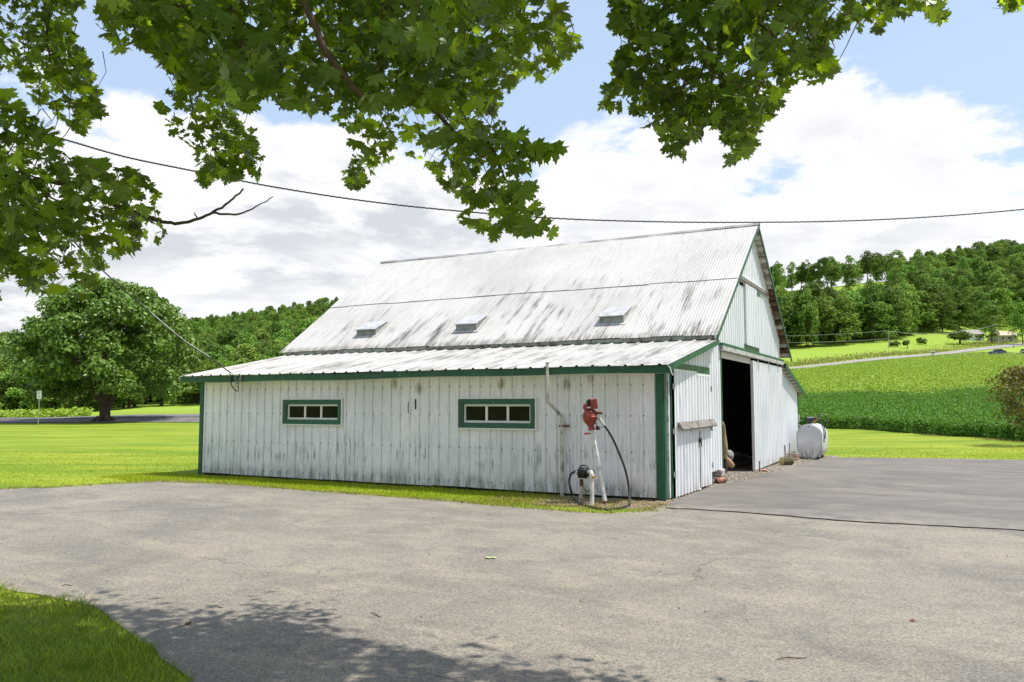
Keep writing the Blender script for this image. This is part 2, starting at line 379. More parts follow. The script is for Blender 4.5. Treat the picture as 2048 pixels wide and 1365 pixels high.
# --- ground materials
def m_old(t, b):
    P = t.pos(); n1 = t.noise(P, 0.30, 6, 0.66, 1.4); n2 = t.noise(scaled(t, P, (1.0, 2.6, 1)), 0.8, 7, 0.72, 0.6); g = t.noise(P, 42, 4, 0.85); v = t.voro(P, 95, out='Color')
    col = t.mix(t.ss(n1, 0.36, 0.66), (0.232, 0.206, 0.166), (0.156, 0.141, 0.121))
    col = t.mix(t.math('MULTIPLY', t.ss(n2, 0.46, 0.62), 0.8), col, (0.285, 0.247, 0.190))
    col = t.mix(t.math('MULTIPLY', t.ss(t.noise(P, 1.5, 7, 0.75, 0.8), 0.50, 0.66), 0.65), col, (0.118, 0.111, 0.102))
    x, y, z = t.sep(P); wob = t.math('MULTIPLY', t.noise(P, 0.4, 3), 2.2)
    for cx, cy, f, s in ((-6.0, -22.0, 2.1, 0.50), (9.0, 6.0, 1.7, 0.42)):          # wheel tracks that curve across the yard
        rr = t.vmath('DISTANCE', t.comb(x, y, 0.0), (cx, cy, 0.0)); tr = t.math('SINE', t.math('MULTIPLY', t.math('ADD', rr, wob), f))
        tk = t.math('MULTIPLY', t.ss(tr, 0.35, 0.95), t.ss(t.noise(P, 0.55, 4, 0.7), 0.44, 0.60)); col = t.mix(t.math('MULTIPLY', tk, s), col, (0.110, 0.104, 0.097))
    crk = t.ss(t.voro(t.vmath('ADD', P, t.vmath('MULTIPLY', t.noise(P, 1.3, 4, 0.6, out=1), (0.9, 0.9, 0))), 0.22, 'DISTANCE_TO_EDGE'), 0.0045, 0.001)
    col = t.mix(t.math('MULTIPLY', crk, t.ss(t.noise(P, 0.5, 3), 0.46, 0.58, 0, 0.7)), col, (0.05, 0.046, 0.042))
    col = t.mix(t.ss(g, 0.46, 0.60, 0.0, 0.45), col, (0.37, 0.332, 0.270)); col = t.mix(t.ss(t.sep(v)[0], 0.55, 0.85, 0.0, 0.62), col, (0.070, 0.065, 0.060))
    col = t.mix(t.math('MULTIPLY', t.ss(t.noise(P, 5.0, 6, 0.8), 0.62, 0.74), 0.35), col, (0.30, 0.225, 0.15))
    t.put(b.inputs['Normal'], t.bump(t.noise(P, 80, 4, 0.8), 0.40, 0.005))
    return col
M['old'] = mat('old_bleached_asphalt', m_old, 0.9)
def m_new(t, b):
    P = t.pos(); n1 = t.noise(scaled(t, P, (1, 2.2, 1)), 0.45, 7, 0.70, 1.2); g = t.noise(P, 90, 3, 0.8); x, y, z = t.sep(P)
    col = t.mix(t.ss(n1, 0.35, 0.66), (0.098, 0.088, 0.080), (0.176, 0.153, 0.130))
    col = t.mix(t.math('MULTIPLY', t.ss(t.noise(P, 1.4, 7, 0.75), 0.50, 0.68), 0.55), col, (0.205, 0.175, 0.145))
    col = t.mix(t.math('MULTIPLY', t.ss(t.noise(scaled(t, P, (1, 3.5, 1)), 0.9, 5, 0.7, 1.0), 0.54, 0.66), 0.6), col, (0.075, 0.069, 0.066))
    col = t.mix(t.math('MULTIPLY', t.ss(y, 0.3, -1.3), t.ss(t.noise(P, 3.0, 5, 0.75), 0.40, 0.60)), col, (0.22, 0.196, 0.168))      # dust carried over from the old surface
    col = t.mix(t.ss(g, 0.48, 0.70, 0.0, 0.40), col, (0.25, 0.235, 0.215))
    t.put(b.inputs['Normal'], t.bump(g, 0.30, 0.004)); return col
M['new'] = mat('newer_dark_asphalt', m_new, 0.75)
def m_lawn(t, b):
    P = t.pos(); u = t.vmath('DOT_PRODUCT', P, tuple(UR)); v = t.vmath('DOT_PRODUCT', P, tuple(VF)); q = t.comb(u, v, 0.0)
    n1 = t.noise(scaled(t, q, (0.10, 0.42, 1)), 1.0, 5, 0.6, 0.6); n2 = t.noise(P, 6.0, 5, 0.7); n3 = t.noise(P, 45, 3, 0.8); n4 = t.noise(scaled(t, q, (0.5, 2.6, 1)), 1.0, 4, 0.7)
    col = t.mix(t.ss(n1, 0.36, 0.64), (0.245, 0.295, 0.016), (0.105, 0.195, 0.007))
    n5 = t.noise(scaled(t, q, (0.22, 1.5, 1)), 1.0, 5, 0.65, 0.4)
    col = t.mix(t.math('MULTIPLY', t.ss(n5, 0.45, 0.66), 0.6), col, (0.330, 0.350, 0.050)); col = t.mix(t.math('MULTIPLY', t.ss(n4, 0.50, 0.70), 0.55), col, (0.110, 0.200, 0.008)); col = t.mix(t.math('MULTIPLY', t.ss(n2, 0.48, 0.70), 0.4), col, (0.10, 0.18, 0.008))
    col = t.mix(t.ss(n3, 0.45, 0.75, 0.0, 0.55), col, (0.10, 0.17, 0.008)); col = t.mix(t.math('MULTIPLY', t.ss(t.noise(P, 0.35, 4, 0.7), 0.64, 0.74), 0.5), col, (0.34, 0.29, 0.09))
    far = t.ss(v, 62.0, 110.0); col = t.mix(far, col, t.mix(n1, (0.17, 0.30, 0.02), (0.28, 0.36, 0.05)))
    t.put(b.inputs['Normal'], t.bump(t.noise(P, 70, 3, 0.8), 0.35, 0.02)); return col
M['lawn'] = mat('mown_grass_ground', m_lawn, 0.85, 0.0, 0.2)
def m_field(t, b):
    P = t.pos(); n = t.noise(P, 0.8, 5, 0.65); f = t.noise(P, 9.0, 4, 0.8)
    return t.mix(t.ss(f, 0.4, 0.7), t.mix(n, (0.035, 0.095, 0.010), (0.07, 0.15, 0.015)), (0.10, 0.19, 0.035))
M['field'] = mat('crop_soil', m_field, 0.95, 0.0, 0.05)
def m_soil(t, b):
    P = t.pos(); n = t.noise(P, 4.0, 6, 0.7); g = t.noise(P, 40, 4, 0.8)
    col = t.mix(t.ss(n, 0.36, 0.66), (0.13, 0.085, 0.040), (0.31, 0.205, 0.085)); col = t.mix(t.ss(g, 0.5, 0.75, 0.0, 0.5), col, (0.05, 0.038, 0.022))
    t.put(b.inputs['Normal'], t.bump(g, 0.8, 0.02)); return col
M['soil'] = mat('dry_soil', m_soil, 0.95)
def m_gravel(t, b):
    P = t.pos(); v = t.voro(P, 34, out='Color'); d = t.voro(P, 34); n = t.noise(P, 1.4, 4)
    c = t.mix(t.sep(v)[0], (0.13, 0.12, 0.11), (0.33, 0.30, 0.26)); c = t.mix(t.math('MULTIPLY', t.ss(n, 0.45, 0.65), 0.55), c, (0.22, 0.15, 0.07))
    t.put(b.inputs['Normal'], t.bump(d, 0.8, 0.02)); return c
M['gravel'] = mat('loose_gravel', m_gravel, 0.9)
def m_pebble(t, b):
    r = t.island(); return t.mix(r, t.mix(t.noise(t.pos(), 12, 3), (0.12, 0.105, 0.09), (0.30, 0.26, 0.20)), (0.38, 0.33, 0.27))
M['pebble'] = mat('gravel_stones', m_pebble, 0.9)
M['bank'] = plain('dark_road_gravel', (0.17, 0.16, 0.155), 0.95, 0.75, 1.6)
M['ventlid'] = plain('dull_vent_lid', (0.46, 0.46, 0.47), 0.5, 0.3, 6)
M['road'] = plain('grey_road_asphalt', (0.135, 0.135, 0.145), 0.85, 0.2, 1.5)
M['lane'] = plain('pale_lane_gravel', (0.29, 0.27, 0.26), 0.9, 0.3, 1.5)

# --- leaf materials
def leafmat(name, ca, cb, trans, tw=0.45, rough=0.5, use_obj=True, spec=0.3, lo=0.72, hi=1.30):
    m = bpy.data.materials.new(name); m.use_nodes = True; t = NT(m.node_tree); b = t.n['Principled BSDF']; o = t.n['Material Output']
    r = t.island(); col = t.mix(r, ca, cb)
    if use_obj:
        n = t.n.new('ShaderNodeHueSaturation'); q = t.orand()
        t.put(n.inputs['Hue'], t.ss(q, 0.0, 1.0, 0.482, 0.514)); t.put(n.inputs['Value'], t.ss(t.math('FRACT', t.math('MULTIPLY', q, 7.31)), 0, 1, lo, hi)); t.put(n.inputs['Color'], col); col = n.outputs[0]
    t.put(b.inputs['Base Color'], col); b.inputs['Roughness'].default_value = rough; b.inputs['Specular IOR Level'].default_value = spec
    tr = t.n.new('ShaderNodeBsdfTranslucent'); t.put(tr.inputs['Color'], t.mix(0.5, col, trans) if use_obj else t.mix(t.ss(r, 0.55, 0.85), tuple(x * 0.38 for x in trans), trans))
    mx = t.n.new('ShaderNodeMixShader'); mx.inputs[0].default_value = tw; t.l.new(b.outputs[0], mx.inputs[1]); t.l.new(tr.outputs[0], mx.inputs[2]); t.l.new(mx.outputs[0], o.inputs[0])
    return m
M['maple'] = leafmat('maple_leaf', (0.014, 0.060, 0.008), (0.140, 0.270, 0.034), (0.70, 0.95, 0.018), 0.42, 0.36, False, 0.6)
M['lawnmaple'] = leafmat('lawn_maple_leaf', (0.075, 0.165, 0.022), (0.215, 0.330, 0.065), (0.24, 0.40, 0.03), 0.28, 0.42, False, 0.35)
M['forest'] = leafmat('forest_leaf', (0.050, 0.125, 0.022), (0.200, 0.300, 0.052), (0.26, 0.40, 0.04), 0.30, 0.65, True, 0.15, 0.55, 1.6)
M['redbush'] = leafmat('bronze_shrub_leaf', (0.075, 0.095, 0.022), (0.21, 0.155, 0.050), (0.28, 0.24, 0.04), 0.35, 0.5, False)
M['apple'] = leafmat('orchard_leaf', (0.085, 0.135, 0.020), (0.15, 0.21, 0.035), (0.20, 0.28, 0.03), 0.3, 0.55, False)
M['soy'] = leafmat('cloud_shaded_soybean_leaf', (0.055, 0.165, 0.010), (0.130, 0.260, 0.030), (0.18, 0.36, 0.02), 0.32, 0.5, False, 0.2)  # cloud shade over the near field is put into this darker leaf colour
M['soyfar'] = leafmat('pale_sunlit_soybean_leaf', (0.20, 0.34, 0.020), (0.34, 0.45, 0.070), (0.36, 0.50, 0.04), 0.30, 0.55, False, 0.2)  # paler leaf for the field beyond the painted cloud shade and the roadside crop
M['grass'] = leafmat('grass_blade', (0.30, 0.41, 0.012), (0.52, 0.56, 0.040), (0.52, 0.64, 0.02), 0.5, 0.55, False, 0.3)
M['nearblade'] = leafmat('near_grass_blade', (0.055, 0.14, 0.010), (0.42, 0.49, 0.050), (0.40, 0.58, 0.02), 0.45, 0.55, False, 0.3)
M['drygrass'] = leafmat('dry_grass_blade', (0.38, 0.29, 0.10), (0.26, 0.31, 0.07), (0.42, 0.40, 0.10), 0.3, 0.7, False)
M['bark'] = mat('grey_maple_bark', m_wood((0.16, 0.105, 0.065), (0.075, 0.050, 0.034), (22, 22, 6)), 0.9)
M['barkdark'] = mat('dark_trunk_bark', m_wood((0.085, 0.065, 0.048), (0.035, 0.028, 0.020), (6, 6, 1.5)), 0.95)
# ------------------------------------------------------------------ ground
def polar_ground():
    ang = np.concatenate([np.linspace(-math.pi, -0.80, 24, endpoint=False), np.linspace(-0.80, 0.80, 150, endpoint=False), np.linspace(0.80, math.pi, 24, endpoint=False)])
    rad = np.concatenate([[0.0], np.linspace(3, 30, 10), np.geomspace(33, 7000, 120)])
    A, Rr = np.meshgrid(ang, rad); u = Rr * np.sin(A); v = Rr * np.cos(A); z = hz(u, v)
    X = CAM.x + u * UR.x + v * VF.x; Y = CAM.y + u * UR.y + v * VF.y
    V = np.stack([X, Y, z], -1).reshape(-1, 3); na = len(ang); F = []
    i, j = np.meshgrid(np.arange(len(rad) - 1), np.arange(na), indexing='ij'); j2 = (j + 1) % na
    F = np.stack([i * na + j, i * na + j2, (i + 1) * na + j2, (i + 1) * na + j], -1).reshape(-1, 4)
    return indexed_mesh('ground', V, F[:, ::-1], M['lawn'], True)
put('ground', polar_ground(), kind='structure')

from mathutils.geometry import tessellate_polygon
def rough_line(pts, step=0.25, amp=0.03):
    o = []
    for a, b in zip(pts[:-1], pts[1:]):
        n = max(1, int((Vector(b) - Vector(a)).length / step))
        for k in range(n):
            p = Vector(a).lerp(Vector(b), k / n); o.append((p.x + random.uniform(-amp, amp), p.y + random.uniform(-amp, amp)))
    return o + [tuple(pts[-1][:2])]
def sheet(name, poly, z, m, thick=0.0, **k):
    P = [Vector((p[0], p[1], z)) for p in poly]; mb = MB(); mb.add(P, [t for t in tessellate_polygon([P])])
    o = mb.build(name, m, **k); bm = bmesh.new(); bm.from_mesh(o.data); bmesh.ops.recalc_face_normals(bm, faces=bm.faces[:])
    if bm.faces and sum(f.normal.z for f in bm.faces) < 0: bmesh.ops.reverse_faces(bm, faces=bm.faces[:])
    bm.to_mesh(o.data); bm.free(); return o
def g2(x, y): p = gp(x, y); return (p.x, p.y)
LAWN_EDGE = rough_line([(-18, -15), (-14.2, -8)] + [g2(*q) for q in [(0, 979), (105, 976.5), (207, 970), (317, 964), (400, 967), (439, 968.7), (624, 983), (900, 1004), (1064, 1018.8), (1143, 1025), (1223, 1028), (1302, 1022.7), (1326, 1012)]])
NEAR_EDGE = rough_line([(1.9, -20), (1.7, -13), (1.05, -11)] + [g2(*q) for q in [(375, 1365), (300, 1300), (240, 1250), (190, 1213), (100, 1198), (0, 1178)]] + [(-5, -9.6), (-8, -13), (-10, -20)], 0.2, 0.025)
OLD_POLY = LAWN_EDGE + [(1.2, 1.5), (14, 1.5), (14, -20)] + NEAR_EDGE
sheet('driveway', OLD_POLY, 0.008, M['old'], kind='structure')
NEW_EDGE = rough_line([g2(*q) for q in [(1660, 917), (1600, 931), (1560, 942), (1500, 958), (1430, 975), (1380, 992), (1330, 1011)]], 0.15, 0.03)
SEAM = rough_line([g2(*q) for q in [(1330, 1018), (1450, 1024.5), (1700, 1045), (2048, 1063)]] + [(14, -2.2)], 0.16, 0.028)
NEW_POLY = NEW_EDGE + SEAM + rough_line([(14, 15.6)] + [g2(*q) for q in [(2048, 921), (1850, 918), (1700, 916)]], 0.2, 0.03)
sheet('paved_yard', NEW_POLY, 0.016, M['new'], kind='structure')
sheet('seam_crack', [(p[0], p[1] - 0.012) for p in SEAM] + [(p[0] + 0.01, p[1] + 0.008 + random.uniform(0, 0.026)) for p in SEAM[::-1]], 0.020, plain('seam_dirt', (0.045, 0.035, 0.028), 0.95, 0.4, 14), kind='structure')
sheet('gravel_strip', [(-0.6, 0.02), (1.2, 0.02), (1.2, 14.4), (-0.6, 14.4)], 0.004, M['gravel'], kind='structure')
sheet('soil_patch', [(-2.9, -0.05)] + [(-2.9 + 0.25 * i, -1.05 - 0.35 * math.sin(i / 12 * math.pi) + random.uniform(-.06, .06)) for i in range(13)] + [(0.3, -0.4), (0.3, 0.02)], 0.0045, M['soil'], kind='structure')
def inside(poly, x, y):
    x = np.asarray(x); y = np.asarray(y); c = np.zeros(x.shape, bool); P = np.array([(p[0], p[1]) for p in poly]); n = len(P)
    for i in range(n):
        (x0, y0), (x1, y1) = P[i], P[i - 1]
        if y0 == y1: continue
        k = ((y0 > y) != (y1 > y)) & (x < (x1 - x0) * (y - y0) / (y1 - y0) + x0); c ^= k
    return c

def ribbon(name, L0, L1, dz, m, n=6, **k):
    """strip of road between two lines of ground points, laid on the terrain"""
    A = resample(L0, 10); B = resample(L1, 10); V = []; F = []
    for a, b in zip(A, B):
        for i in range(n + 1):
            p = a.lerp(b, i / n); V.append((p.x, p.y, gz(p) + dz))
    for i in range(len(A) - 1):
        for j in range(n): F.append((i * (n + 1) + j, i * (n + 1) + j + 1, (i + 1) * (n + 1) + j + 1, (i + 1) * (n + 1) + j))
    o = MB().add(V, F, True).build(name, m, **k); bm = bmesh.new(); bm.from_mesh(o.data)
    if sum(f.normal.z for f in bm.faces) < 0: bmesh.ops.reverse_faces(bm, faces=bm.faces[:])
    bm.to_mesh(o.data); bm.free(); return o
ts = [-0.9, -0.75, -0.63, -0.5, -0.40, -0.3, -0.2, -0.05]
ribbon('country_road', [W(t * 77.5, 77.5) for t in ts], [W(t * 83, 83) for t in ts], 0.10, M['road'], kind='structure')
ribbon('road_bank', [W(t * 70.5, 70.5) for t in ts], [W(t * 77.5, 77.5) for t in ts], 0.05, M['bank'], kind='structure')
rp = [(1380, 765), (1480, 753), (1575, 742), (1700, 728), (1866, 713), (1950, 703), (2048, 692), (2200, 672)]
RA = [hit(x, y) for x, y in rp]; RB = [hit(x, y - 5.5) for x, y in rp]
ribbon('hill_road', RA, RB, 0.12, M['lane'], kind='structure')
sp_ = [(1890, 713.2), (1940, 712.3), (1990, 712.5), (2048, 713), (2200, 712)]
ribbon('gravel_pullin', [hit(x, y) for x, y in sp_], [hit(x, y - (3 if i < 2 else 6.5)) for i, (x, y) in enumerate(sp_)], 0.10, M['lane'], kind='structure')

# ------------------------------------------------------------------ the barn
L = 11.02
def lean_z(y): return 2.27 + 0.194 * (y + 0.35)
SL = 0.706
def main_z(y): return 3.03 + SL * (y - 2.87) if y <= 7.235 else 3.03 + SL * (11.6 - y)
def annex_z(y): return 2.80 - 0.225 * (y - 10.95)
barn = thing('barn', (0, 0, 0), 'white corrugated metal barn with green trim and long low lean-to', 'barn')
# front wall: nine-inch ribbed panels, cut round the two windows
WIN = [(-8.49, -6.83, 1.174, 1.739), (-4.03, -2.35, 1.150, 1.739)]
def rib_profile(x0, x1, pitch=0.2286, h=0.019):
    o = []; n = int(round((x1 - x0) / pitch))
    for i in range(n):
        c = x0 + (i + 0.5) * pitch
        o += [(c - 0.5 * pitch, 0), (c - 0.036, 0), (c - 0.016, h), (c + 0.016, h), (c + 0.036, 0), (c + 0.078 - 0.012, 0), (c + 0.078, 0.004), (c + 0.078 + 0.012, 0)]
    return o + [(x1, 0)]
PW = 0.2286 * 4
scr = MB(); k = 0; x = -L
while x < -0.02:
    x1 = min(x + PW, -0.004); prof = rib_profile(x, x + PW); prof = [p for p in prof if p[0] <= x1 + 1e-6]
    if prof[-1][0] < x1 - 1e-4: prof.append((x1, 0))
    xs = sorted(set([p[0] for p in prof] + [e for wv in WIN for e in (wv[0] + 0.06, wv[1] - 0.06) if x < e < x1]))
    px, ph = [p[0] for p in prof], [p[1] for p in prof]
    mb = MB(); off = random.uniform(0, 0.004); zb = 0.055 + random.uniform(-0.008, 0.008)
    for a, b in zip(xs[:-1], xs[1:]):
        ha, hb = float(np.interp(a, px, ph)), float(np.interp(b, px, ph)); mid = (a + b) / 2; spans = [(zb, 2.26)]
        for wv in WIN:
            if wv[0] + 0.06 < mid < wv[1] - 0.06: spans = [(zb, wv[2] + 0.05), (wv[3] - 0.05, 2.26)]
        for z0, z1 in spans: mb.add([(a, -ha - off, z0), (b, -hb - off, z0), (b, -hb - off, z1), (a, -ha - off, z1)], [(0, 1, 2, 3)])
    mb.build('wall_panel', M['front'], barn)
    for i in range(4):
        c = x + (i + 0.5) * 0.2286 + 0.05
        for zs in (0.17, 0.80, 1.42, 1.95):
            if c < -0.15 and not any(wv[0] - .05 < c < wv[1] + .05 and wv[2] - .1 < zs < wv[3] + .1 for wv in WIN):
                zq = zs + random.uniform(-0.008, 0.008); scr.box((c - 0.008, -off - 0.012, zq - 0.008), (c + 0.008, -off + 0.001, zq + 0.008))
    x = x1 if x1 > x + 0.01 else 0
scr.build('screw_heads', M['iron'], barn, kind='stuff')
MB().box((-L, 0.10, -0.1), (-0.02, 0.2, 0.30)).build('shade_gap_foundation', M['darkwood'], barn)  # coloured dark to paint the shadow line under the wall
# windows
for wx0, wx1, wz0, wz1 in WIN:
    f = MB(); t_ = 0.022
    f.box((wx0, -0.062, wz1 - t_), (wx1, 0, wz1)).box((wx0 - 0.004, -0.066, wz0), (wx1 + 0.004, 0, wz0 + t_)).box((wx0, -0.06, wz0 + t_), (wx0 + t_, 0, wz1 - t_)).box((wx1 - t_, -0.06, wz0 + t_), (wx1, 0, wz1 - t_))
    win = f.build('window', M['white'], barn)
    a, b, c, d = wx0 + t_, wx1 - t_, wz0 + t_, wz1 - t_; g = 0.098
    f = MB(); f.box((a, -0.050, d - g), (b, 0.05, d - .001)).box((a, -0.050, c + .001), (b, 0.05, c + g)).box((a + .001, -0.049, c + g), (a + g, 0.05, d - g)).box((b - g, -0.049, c + g), (b - .001, 0.05, d - g))
    f.build('casing', M['green'], win)
    a, b, c, d = a + g, b - g, c + g, d - g; s_ = 0.040
    f = MB(); f.box((a, 0.0, d - s_), (b, 0.045, d)).box((a, -0.008, c), (b, 0.046, c + s_)).box((a, 0.001, c + s_), (a + s_, 0.044, d - s_)).box((b - s_, 0.001, c + s_), (b, 0.044, d - s_))
    f.build('sash', M['sash'], win); wd = (b - a - 2 * s_) / 3
    for i in (1, 2): MB().box((a + s_ + wd * i - .023, 0.002, c + s_), (a + s_ + wd * i + .023, 0.043, d - s_)).build('muntin', M['sash'], win)
    for i in range(3):
        mb = MB().box((a + s_ + wd * i + (.023 if i else 0), 0.022, c + s_), (a + s_ + wd * (i + 1) - (.023 if i < 2 else 0), 0.028, d - s_)); mb.build('pane', M['pane'], win)
# corner posts, fascia, rakes
MB().box((-0.118, -0.032, 0.03), (0.006, 0.0, 2.20), 0.003).build('corner_post', M['green'], barn)
MB().box((0.0, 0.001, 0.03), (0.022, 0.12, 2.26), 0.003).build('corner_post', M['green'], barn)
MB().box((-L - 0.03, -0.034, 0.0), (-L + 0.075, 0.0, 2.16), 0.003).build('corner_post', M['green'], barn)
MB().tube([(0.035, 0.155, 0.02), (0.035, 0.155, 2.30)], 0.018, 8).build('corner_conduit', M['pipe'], barn)
mb = MB(); n = 40                                       # fascia sags a little between the rafters
for i in range(n):
    xa, xb = -11.32 + 11.50 * i / n, -11.32 + 11.50 * (i + 1) / n; sg = lambda q: -0.012 * math.sin((q + 11.3) * 0.55) - 0.010 * math.sin(q * 1.7)
    za, zb = sg(xa), sg(xb)
    mb.add([(xa, -0.372, 2.125 + za), (xb, -0.372, 2.125 + zb), (xb, -0.378, 2.252 + zb), (xa, -0.378, 2.252 + za), (xa, -0.34, 2.122 + za), (xb, -0.34, 2.122 + zb)], [(0, 1, 2, 3), (4, 5, 1, 0)])
mb.build('fascia_board', M['green'], barn)
mb = MB(); mb.add([(0.18, -0.372, 2.125), (0.26, -0.35, 2.105), (0.275, -0.30, 2.20), (0.21, -0.37, 2.262), (0.18, -0.378, 2.252)], [(0, 1, 2, 3, 4)]).add([(0.262, -0.352, 2.108), (0.29, -0.31, 2.16), (0.285, -0.30, 2.27), (0.215, -0.374, 2.262)], [(0, 1, 2, 3)]); mb.build('bent_fascia_end', M['green'], barn)
MB().tube([(0.20, -0.385, 2.255), (0.245, -0.372, 2.205), (0.262, -0.36, 2.13), (0.285, -0.345, 2.085)], 0.009, 6).build('bent_trim', M['white'], barn)
MB().box((-11.2, -0.33, 2.13), (0.1, 0.0, 2.145)).build('soffit', M['white'], barn)
def rake(name, f, y0, y1, x0, x1, dtop, h, m, parent=barn):
    mb = MB(); P = [(y0, f(y0) - dtop - h), (y1, f(y1) - dtop - h), (y1, f(y1) - dtop), (y0, f(y0) - dtop)]
    return mb.prism(P, 0, x0, x1).build(name, m, parent)
rake('rake_trim', lean_z, -0.30, 2.95, 0.222, 0.250, 0.005, 0.095, M['green'])
rake('rake_trim', lean_z, -0.30, 2.95, -11.33, -11.30, 0.005, 0.095, M['green'])
rake('rake_trim', main_z, 2.83, 7.235, 0.222, 0.250, 0.012, 0.10, M['green'])
rake('rake_trim', main_z, 7.235, 11.66, 0.222, 0.250, 0.012, 0.10, M['green'])
rake('rake_trim', annex_z, 10.95, 14.75, 0.172, 0.20, 0.01, 0.13, M['green'])
# lean-to roof: three-foot ribbed sheets
for zz0, zz1, dx_ in ((1.44, 1.66, 0.0), (1.52, 1.72, .165)):
    q_ = pl(817, 820, 1, 0); MB().box((q_.x + dx_, -0.024, zz0), (q_.x + dx_ + .018, -0.004, zz1)).build('bracket_mark', M['iron'], barn)
NL = 13; wl = (0.235 + 11.30) / NL
for i in range(NL):
    xa = -11.30 + i * wl; mb = MB(); pr_ = []
    nr = 3; p_ = wl / nr
    for q in range(nr):
        c = xa + (q + 0.5) * p_; pr_ += [(c - p_ / 2, 0), (c - 0.036, 0), (c - 0.016, 0.024), (c + 0.016, 0.024), (c + 0.036, 0), (c + 0.10, 0), (c + 0.11, 0.004), (c + 0.12, 0)]
    pr_.append((xa + wl + 0.004, 0)); yy = [-0.43 + random.uniform(-.012, .012), 1.2, 3.12]; dz = random.uniform(0, 0.006)
    V = [(x_, y_, lean_z(y_) + h_ + dz + 0.004 * math.sin(x_ * 3 + y_)) for y_ in yy for x_, h_ in pr_]; n_ = len(pr_)
    mb.add(V, [(r * n_ + c, r * n_ + c + 1, (r + 1) * n_ + c + 1, (r + 1) * n_ + c) for r in range(2) for c in range(n_ - 1)])
    mb.build('lean_to_roof_sheet', M['lean'], barn)
# main roof: two courses of corrugated sheets on the front slope
PIT = 0.066; NS = 17; ws = (0.238 + 11.39) / NS
def corr_sheet(xa, xb, y0, y1, f, dz0, dz1, name, m, amp=0.0046, parent=barn):
    n = int((xb - xa) / PIT * 6); X = np.linspace(xa, xb + 0.01, n + 1); mb = MB(); rows = 5; V = []
    e0 = random.uniform(-0.015, 0.02)
    for r in range(rows):
        t = r / (rows - 1); y_ = y0 + (y1 - y0) * t + (e0 if r == 0 else 0)
        for x_ in X: V.append((x_, y_, f(y_) + amp * math.cos(x_ / PIT * 2 * math.pi) + dz0 + (dz1 - dz0) * t + 0.010 * math.sin(x_ * 0.9) * math.sin(y_ * 1.3)))
    n1 = n + 1; mb.add(V, [(r * n1 + c, r * n1 + c + 1, (r + 1) * n1 + c + 1, (r + 1) * n1 + c) for r in range(rows - 1) for c in range(n)], True)
    return mb.build(name, m, parent)
for i in range(NS):
    xa = -11.39 + i * ws; d = random.uniform(0, 0.007)
    corr_sheet(xa, xa + ws, 2.82, 4.95, main_z, d, d, 'roof_sheet', M['roof'])
    d = random.uniform(0, 0.007)
    corr_sheet(xa, xa + ws, 4.80, 7.225, main_z, d + 0.020, d + 0.006, 'roof_sheet', M['roof'])
mb = MB(); V = []                                        # rear slope and annex roof, seen only along their edges
mb.add([(-11.39, 7.245, main_z(7.235)), (0.238, 7.245, main_z(7.235)), (0.238, 11.64, main_z(11.64)), (-11.39, 11.64, main_z(11.64))], [(3, 2, 1, 0)]); mb.build('rear_roof_slope', M['roof'], barn)
mb = MB(); mb.add([(-11.2, 10.96, annex_z(10.96)), (0.19, 10.96, annex_z(10.96)), (0.19, 14.78, annex_z(14.78)), (-11.2, 14.78, annex_z(14.78))], [(3, 2, 1, 0)]); mb.build('annex_roof', M['lean'], barn)
mb = MB(); n = 30; rc = []
for i in range(n + 1):
    xx = -11.42 + 11.68 * i / n; sg = -0.03 * math.sin(math.pi * i / n) + 0.006 * math.sin(i * 2.1); zr = main_z(7.235) + 0.030 + sg
    rc += [(xx, 7.11, zr - 0.082), (xx, 7.20, zr - 0.012), (xx, 7.235, zr), (xx, 7.27, zr - 0.012), (xx, 7.36, zr - 0.082)]
mb.add(rc, [(i * 5 + j, (i + 1) * 5 + j, (i + 1) * 5 + j + 1, i * 5 + j + 1) for i in range(n) for j in range(4)]); mb.build('ridge_cap', M['greymetal'], barn)
mb = MB()
for i in range(6):
    xa = -11.3 + i * 1.91; mb.box((xa, 2.905, lean_z(2.9) + 0.022), (xa + 1.905, 2.932, 3.0 + 0.004 * (i % 2)))
mb.build('eave_fascia', M['tracktimber'], barn)
# roof vents
for x0, x1 in ((-9.24, -8.60), (-6.21, -5.60), (-2.49, -1.90)):
    o = lambda y, h: (y, main_z(y) + h)
    y0, y1 = 3.34, 3.86
    v = MB().prism([o(y0, 0.0), o(y1, 0.0), o(y1 - 0.02, 0.06), (y0 + 0.005, main_z(y0) + 0.175)], 0, x0 + 0.015, x1 - 0.015).build('roof_vent', M['greymetal'], barn)
    MB().prism([(y0 - 0.05, main_z(y0) + 0.165), (y1 + 0.0, main_z(y1) + 0.068), (y1, main_z(y1) + 0.078), (y0 - 0.05, main_z(y0) + 0.185)], 0, x0, x1).build('vent_lid', M['ventlid'], v)
    for i in range(3): MB().box((x0 + 0.03, y0 - 0.004, main_z(y0) + 0.03 + i * 0.045), (x1 - 0.03, y0 + 0.002, main_z(y0) + 0.052 + i * 0.045)).build('vent_slat', M['greymetal'], v)
    MB().prism([o(y0 - 0.06, 0.017), o(y1 + 0.05, 0.017), o(y1 + 0.05, 0.024), o(y0 - 0.06, 0.024)], 0, x0 - 0.03, x1 + 0.045).build('vent_flashing', M['roof'], v)
